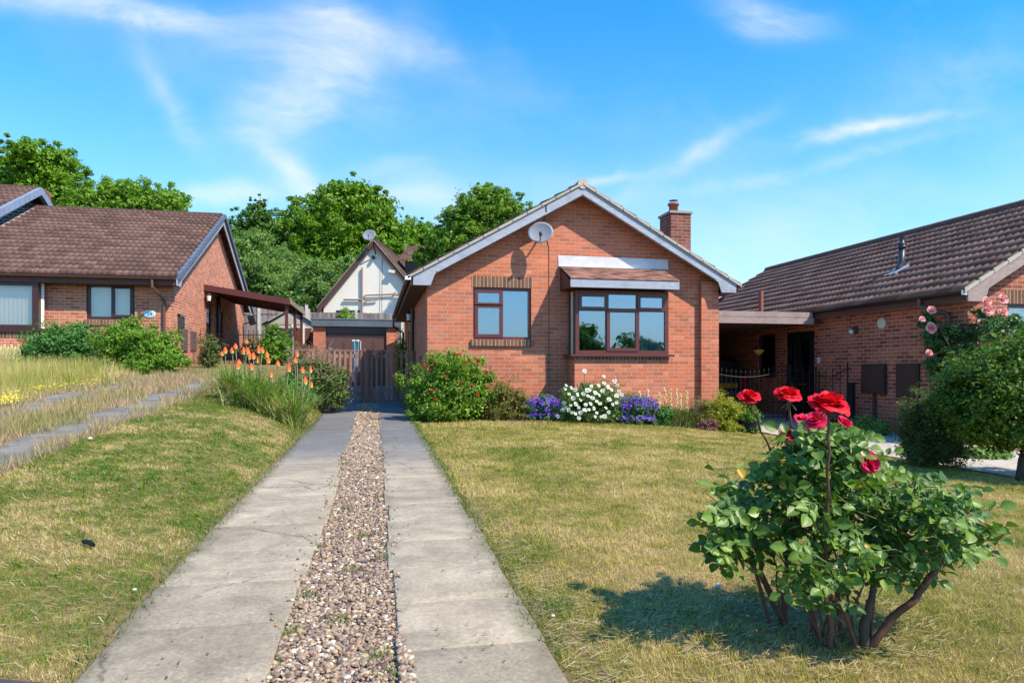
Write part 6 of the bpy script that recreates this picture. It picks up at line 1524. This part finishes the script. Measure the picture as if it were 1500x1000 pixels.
# ------------------------------------------------------------------ foreground rose bush
def rose_bush():
    b0 = px(1265, 948, 2.72); b0.z = zs(b0.x, b0.y)
    T = thing('red_rose_bush', b0, 'large rose bush with red blooms on the lawn in the right foreground', 'rose bush')
    stems = [
        ([(1270, 960, 2.70), (1266, 915, 2.70), (1280, 860, 2.72), (1298, 790, 2.76), (1305, 740, 2.8)], [.025, .018, .012, .010, .006]),
        ([(1268, 925, 2.70), (1300, 912, 2.66), (1340, 878, 2.62), (1368, 838, 2.62), (1400, 780, 2.66), (1425, 745, 2.7)], [.017, .015, .014, .013, .009, .005]),
        ([(1217, 950, 2.66), (1216, 880, 2.64), (1209, 820, 2.6), (1212, 720, 2.52), (1214, 640, 2.46), (1212, 602, 2.44)], [.010, .009, .0075, .0062, .005, .0045]),
        ([(1150, 905, 2.95), (1148, 850, 2.95), (1160, 790, 2.95), (1163, 730, 2.95)], [.017, .014, .010, .006]),
        ([(1148, 895, 2.94), (1120, 850, 2.9), (1105, 790, 2.86), (1070, 745, 2.8), (1050, 725, 2.75)], [.012, .009, .008, .006, .003]),
        ([(1130, 880, 2.9), (1110, 840, 2.86), (1085, 810, 2.8), (1060, 775, 2.76)], [.009, .008, .006, .003]),
        ([(1235, 935, 2.8), (1225, 870, 2.85), (1195, 800, 2.9), (1180, 740, 2.9)], [.013, .011, .009, .005]),
        ([(1258, 930, 2.7), (1235, 890, 2.62), (1205, 850, 2.58)], [.010, .008, .004]),
        ([(1190, 920, 2.85), (1195, 850, 2.85), (1230, 780, 2.9), (1250, 720, 2.95)], [.012, .010, .008, .005]),
        ([(1290, 840, 2.74), (1320, 790, 2.8), (1350, 740, 2.85), (1365, 715, 2.85)], [.012, .009, .006, .003]),
        ([(1160, 760, 2.95), (1150, 700, 2.95), (1131, 665, 2.92), (1110, 620, 2.9), (1098, 588, 2.9)], [.007, .006, .005, .004, .004]),
        ([(1165, 760, 2.9), (1162, 690, 2.85), (1160, 640, 2.82), (1156, 590, 2.8)], [.006, .006, .005, .004]),
        ([(1250, 760, 2.7), (1254, 715, 2.66), (1262, 690, 2.64)], [.006, .005, .004]),
        ([(1225, 760, 2.9), (1238, 680, 2.9), (1236, 630, 2.9)], [.006, .005, .004]),
        ([(1160, 740, 2.95), (1155, 680, 2.9), (1152, 640, 2.9)], [.005, .004, .004]),
        ([(1330, 790, 2.7), (1380, 760, 2.65), (1430, 765, 2.6), (1462, 775, 2.55)], [.008, .006, .005, .003])]
    rr2 = random.Random(77)
    for k in range(15):
        bu = rr2.choice([(1150, 905, 2.93), (1195, 925, 2.8), (1238, 935, 2.75), (1262, 930, 2.72), (1220, 940, 2.68)]); e = rr2.choice([(1085, 720, 2.82), (1120, 760, 2.9), (1150, 700, 2.85), (1190, 680, 2.8), (1240, 700, 2.8), (1290, 730, 2.78), (1320, 790, 2.75), (1180, 800, 2.66), (1230, 820, 2.64), (1350, 770, 2.72)])
        b2 = (bu[0]+rr2.uniform(-14, 14), bu[1], bu[2]); e2 = (e[0]+rr2.uniform(-20, 20), e[1]+rr2.uniform(-20, 20), e[2]+rr2.uniform(-.1, .1))
        m2 = tuple((b2[i]*.6+e2[i]*.4)+(rr2.uniform(-16, 16) if i == 0 else 0) for i in range(3))
        stems.append(([b2, m2, e2], [rr2.uniform(.004, .007), .004, .002]))
    for pts, rad in stems:
        P = [px(*p) for p in pts]
        if pts[0][1] > 870: P[0].z = min(P[0].z, zs(P[0].x, P[0].y)-.02)
        Q = []; RR = []
        for i in range(len(P)-1):
            for k in range(4):
                t = k/4; Q.append(P[i].lerp(P[i+1], t)); RR.append(rad[i]*(1-t)+rad[i+1]*t)
        Q.append(P[-1]); RR.append(rad[-1]); rg_ = random.Random(len(Q)+int(pts[0][0]))
        Q = [Q[0]]+[q+Vector((rg_.uniform(-1, 1), rg_.uniform(-1, 1), rg_.uniform(-1, 1)))*.006 for q in Q[1:-1]]+[Q[-1]]
        mb = MB(); mb.tube(Q, RR, 8)
        for q in Q[1:]:                       # thorns
            a = rg_.uniform(0, 6.28); mb.tube([q, q+Vector((math.cos(a)*.012, math.sin(a)*.012, -.003))], [.002, .0003], 4)
        mb.build('stem', STEMR if rad[0] < .02 else BARK, T, True)
    # leaves: compound sprigs of five leaflets
    rng = np.random.default_rng(90)
    ells = [(1075, 755, 36, 50, 2.78, .8), (1055, 800, 26, 36, 2.7, .45), (1100, 720, 45, 45, 2.85, .8), (1150, 690, 50, 40, 2.85, 1.1), (1200, 730, 70, 70, 2.8, 2.0), (1270, 740, 62, 58, 2.8, 1.5), (1165, 664, 42, 34, 2.85, .8), (1225, 656, 42, 30, 2.75, .8), (1190, 640, 30, 16, 2.8, .25), (1330, 760, 60, 65, 2.75, 1.6),
            (1385, 745, 50, 38, 2.68, 1.0), (1425, 775, 32, 28, 2.6, .5), (1230, 810, 75, 50, 2.68, 1.3), (1210, 650, 60, 30, 2.8, .6), (1310, 820, 55, 38, 2.7, .8), (1190, 840, 55, 38, 2.66, .6), (1270, 690, 50, 26, 2.85, .5), (1140, 770, 50, 45, 2.86, .6), (1390, 800, 45, 30, 2.65, .6), (1215, 880, 40, 16, 2.62, .12), (1090, 800, 30, 40, 2.86, .3)]
    w = np.array([e[5] for e in ells]); w /= w.sum(); NS = 980
    V = []; F = []; TT = []; st = MB()
    # leaflet template: nu x nv patch
    def leaflet(c, ax, nor, L, Wd, tint):
        side = ax.cross(nor).normalized(); b = len(V); rows = [(0, .06), (.18, .62), (.42, 1.0), (.68, .86), (.88, .42), (1, .02)]
        for (t, ww) in rows:
            for s in (-1, -.5, 0, .5, 1):
                droop = -.22*L*t*t
                fold_ = .16*Wd*abs(s)*ww
                ed = .03*Wd*math.sin(t*25+s*3)
                p = c+ax*(L*t)+side*(s*ww*Wd*.5)+nor*(droop+fold_+ed); V.append(tuple(p)); TT.append(tint)
        for i in range(5):
            for j in range(4): q = b+i*5+j; F.append((q, q+1, q+6, q+5))
    for i in range(NS):
        e = ells[rng.choice(len(ells), p=w)]
        while True:
            g = rng.uniform(-1, 1, 3)
            if g@g < 1: break
        u = e[0]+g[0]*e[2]; v = e[1]+g[1]*e[3]; d = e[4]+g[2]*.30
        p = px(u, v, d); hor = Vector((rng.normal(), rng.normal()-.45, 0)).normalized(); ax = (hor+Vector((0, 0, rng.uniform(-.45, .5)))).normalized()
        big = rng.uniform(.62, 1.3)*(1.15 if u < 1085 else 1)
        nor = (Vector((.25, -.75, .75))+Vector((rng.normal(), rng.normal(), rng.normal()))*.42).normalized(); nor = (nor-ax*nor.dot(ax)).normalized(); side = ax.cross(nor)
        rl = .075*big; tip = p+ax*rl; back = p-ax*.06*big-Vector((0, 0, .03))
        st.tube([back, p, tip], [.0022, .0016, .001], 4, False)
        tn = rng.random()*.9; 
        yl = rng.random() < .06
        Ls = .038*big
        for (t, s) in ((1.0, 0), (.62, 1), (.62, -1), (.15, 1), (.15, -1)):
            if s and rng.random() < .08: continue
            c = p+ax*rl*t; dr = (ax+side*s*1.5).normalized() if s else ax
            nn = (nor+Vector((rng.normal(), rng.normal(), rng.normal()))*.22); nn = (nn-dr*nn.dot(dr)).normalized()
            L = Ls*(1.18 if not s else (1.0 if t > .4 else .82))*rng.uniform(.9, 1.1); leaflet(c, dr, nn, L, L*.80, 1.0 if (yl and t < .2 and s > 0) else min(.94, max(0, tn+rng.uniform(-.12, .12))))
    def rm(t):
        at = t.node('ShaderNodeAttribute', attribute_name='tint').outputs['Fac']; o = OC(t)
        col = t.mix(at, (.045, .12, .015), (.20, .32, .045))
        n = t.noise(o, 35, 4, .6); k = t.math('ADD', t.math('MULTIPLY', n, .6), .7)
        col = t.mix(1.0, col, t.comb(k, k, k), 'MULTIPLY')
        col = t.mix(t.math('MULTIPLY', t.ramp(t.noise(o, 9, 4, .7), [(.60, 0.0), (.70, 1.0)]), .6), col, (.16, .17, .03))
        col = t.mix(t.math('GREATER_THAN', at, .96), col, (.55, .36, .03))
        b = t.node('ShaderNodeBsdfPrincipled'); t.l.new(col, b.inputs['Base Color']); b.inputs['Roughness'].default_value = .42; b.inputs['Specular IOR Level'].default_value = .5
        bp = t.node('ShaderNodeBump'); bp.inputs['Strength'].default_value = .25; bp.inputs['Distance'].default_value = .003; t.l.new(t.noise(o, 180, 2), bp.inputs['Height']); t.l.new(bp.outputs[0], b.inputs['Normal'])
        tr = t.node('ShaderNodeBsdfTranslucent'); t.l.new(t.mix(1.0, col, (1.3, 1.5, .6), 'MULTIPLY'), tr.inputs['Color']); mx = t.node('ShaderNodeMixShader'); mx.inputs[0].default_value = .25
        t.l.new(b.outputs[0], mx.inputs[1]); t.l.new(tr.outputs[0], mx.inputs[2]); t.l.new(mx.outputs[0], t.out.inputs[0])
    npmesh('leaves', V, F, mat('rose_leaf', rm), T, tint=TT, smooth=True)
    tag(st.build('leaf_stalks', STEMG, T), kind='stuff')
    RED = leaf_mat('petal_red', (.55, .004, .012), (.80, .012, .03), .55, .22, .25)
    MAG = leaf_mat('petal_crimson', (.50, .004, .05), (.72, .02, .10), .55, .22, .25)
    for (u, v, d, r, ax, m, L, fl) in [(1211, 596, 2.44, .082, (.05, -.30, 1), RED, 7, .8), (1153, 580, 2.8, .064, (0, -.35, 1), RED, 6, .8), (1097, 581, 2.9, .056, (-.05, -.3, 1), RED, 6, .85),
            (1176, 619, 2.75, .055, (.2, -.6, .8), MAG, 5, .7), (1152, 634, 2.75, .044, (-.2, -.7, .7), MAG, 5, .5), (1234, 620, 2.9, .046, (.3, -.6, .8), MAG, 6, .5), (1267, 674, 2.62, .056, (.3, -1, .35), MAG, 6, .65), (1196, 613, 2.6, .045, (-.5, -.4, .6), MAG, 4, .8)]:
        rose_bloom(T, px(u, v+4, d), r, m, int(u), ax, L, 'bloom', fl)
    bd = MB(); c = px(1155, 676, 2.7); bd.ell(c, (.014, .014, .020), 10, 7); bd.build('bud', plain('dark_bud', (.08, .005, .03), .5, .1), T, True)
    for (u, v, d) in ((1212, 602, 2.44), (1098, 589, 2.9), (1156, 590, 2.8), (1262, 690, 2.64), (1236, 632, 2.9)):
        c = px(u, v, d); sp = MB(); sp.ell(c, (.008, .008, .010), 8, 5)
        for k in range(5):
            a = k*1.257; sp.tube([c, c+Vector((math.cos(a)*.02, math.sin(a)*.02, -.012)), c+Vector((math.cos(a)*.034, math.sin(a)*.034, -.03))], [.003, .0025, .0006], 4)
        sp.build('sepals', STEMG, T)
rose_bush()
rng = np.random.default_rng(95); n = 170
y = 2.4+(rng.random(n)**1.6)*9; x = np.where(rng.random(n) < .5, rng.uniform(-1.0, -.36, n), rng.uniform(.12, .66, n)); z = zt(x, y)+.019
V, F = leaves(np.stack([x, y, z], 1), np.tile([0, 0, 1.], (n, 1))+rng.normal(0, .35, (n, 3)), .014, rng, .55, .6)
tag(npmesh('leaf_litter', V, F, leaf_mat('dead_leaf_bits', (.06, .035, .025), (.28, .20, .10), .8, .1), tint=np.repeat(rng.random(n), 4)), kind='stuff')
n = 160; a = rng.uniform(0, 6.28, n); r_ = rng.random(n)**.6*.55; x = 1.75+np.cos(a)*r_*1.1; y = 2.75+np.sin(a)*r_*.8; z = zt(x, y)+.02
V, F = leaves(np.stack([x, y, z], 1), np.tile([0, 0, 1.], (n, 1))+rng.normal(0, .5, (n, 3)), .022, rng, .6, .6)
tag(npmesh('fallen_petals_and_leaves', V, F, leaf_mat('fallen_leaf', (.07, .03, .03), (.26, .16, .08), .8, .1), tint=np.repeat(rng.random(n), 4)), kind='stuff')
# debris
T = thing('black_stick', px(131, 838, 3.72), 'short black stick lying on the left lawn', 'stick')
c = px(131, 838, 3.72); c.z = zs(c.x, c.y)+.03; r = Vector((ca, -sa, 0))
MB().tube([c-r*.035+Vector((0, .02, 0)), c+r*.0, c+r*.035-Vector((0, .03, .008))], [.013, .014, .011], 8).build('shaft', BLACK, T)
MB().ell(c-r*.036+Vector((0, .02, 0)), (.014, .013, .013), 8, 5).build('end_cap', BLACK, T)
for i, (u, v, lab, s) in enumerate([(197, 863, 'small white stone beside the left slab strip', .009), (132, 663, 'pale stone at the edge of the neighbour strip on the left lawn', .022), (1052, 857, 'grey stone on the lawn left of the rose bush', .015), (810, 901, 'white pebble on the lawn edge right of the drive', .008)]):
    d = 1.1/((v-543)/1000); c = px(u, v, d); 
    for _ in range(4): d = (CAMZ-zs(c.x, c.y)-.02)/((v-543)/1000); c = px(u, v, d)
    o = MB().ell((c.x, c.y, zs(c.x, c.y)+.02), (s*1.2, s, s*.7), 9, 6).build('stone', plain('pale_stone', (.60, .57, .52), .8, .2), None, True); tag(o, lab, 'stone')
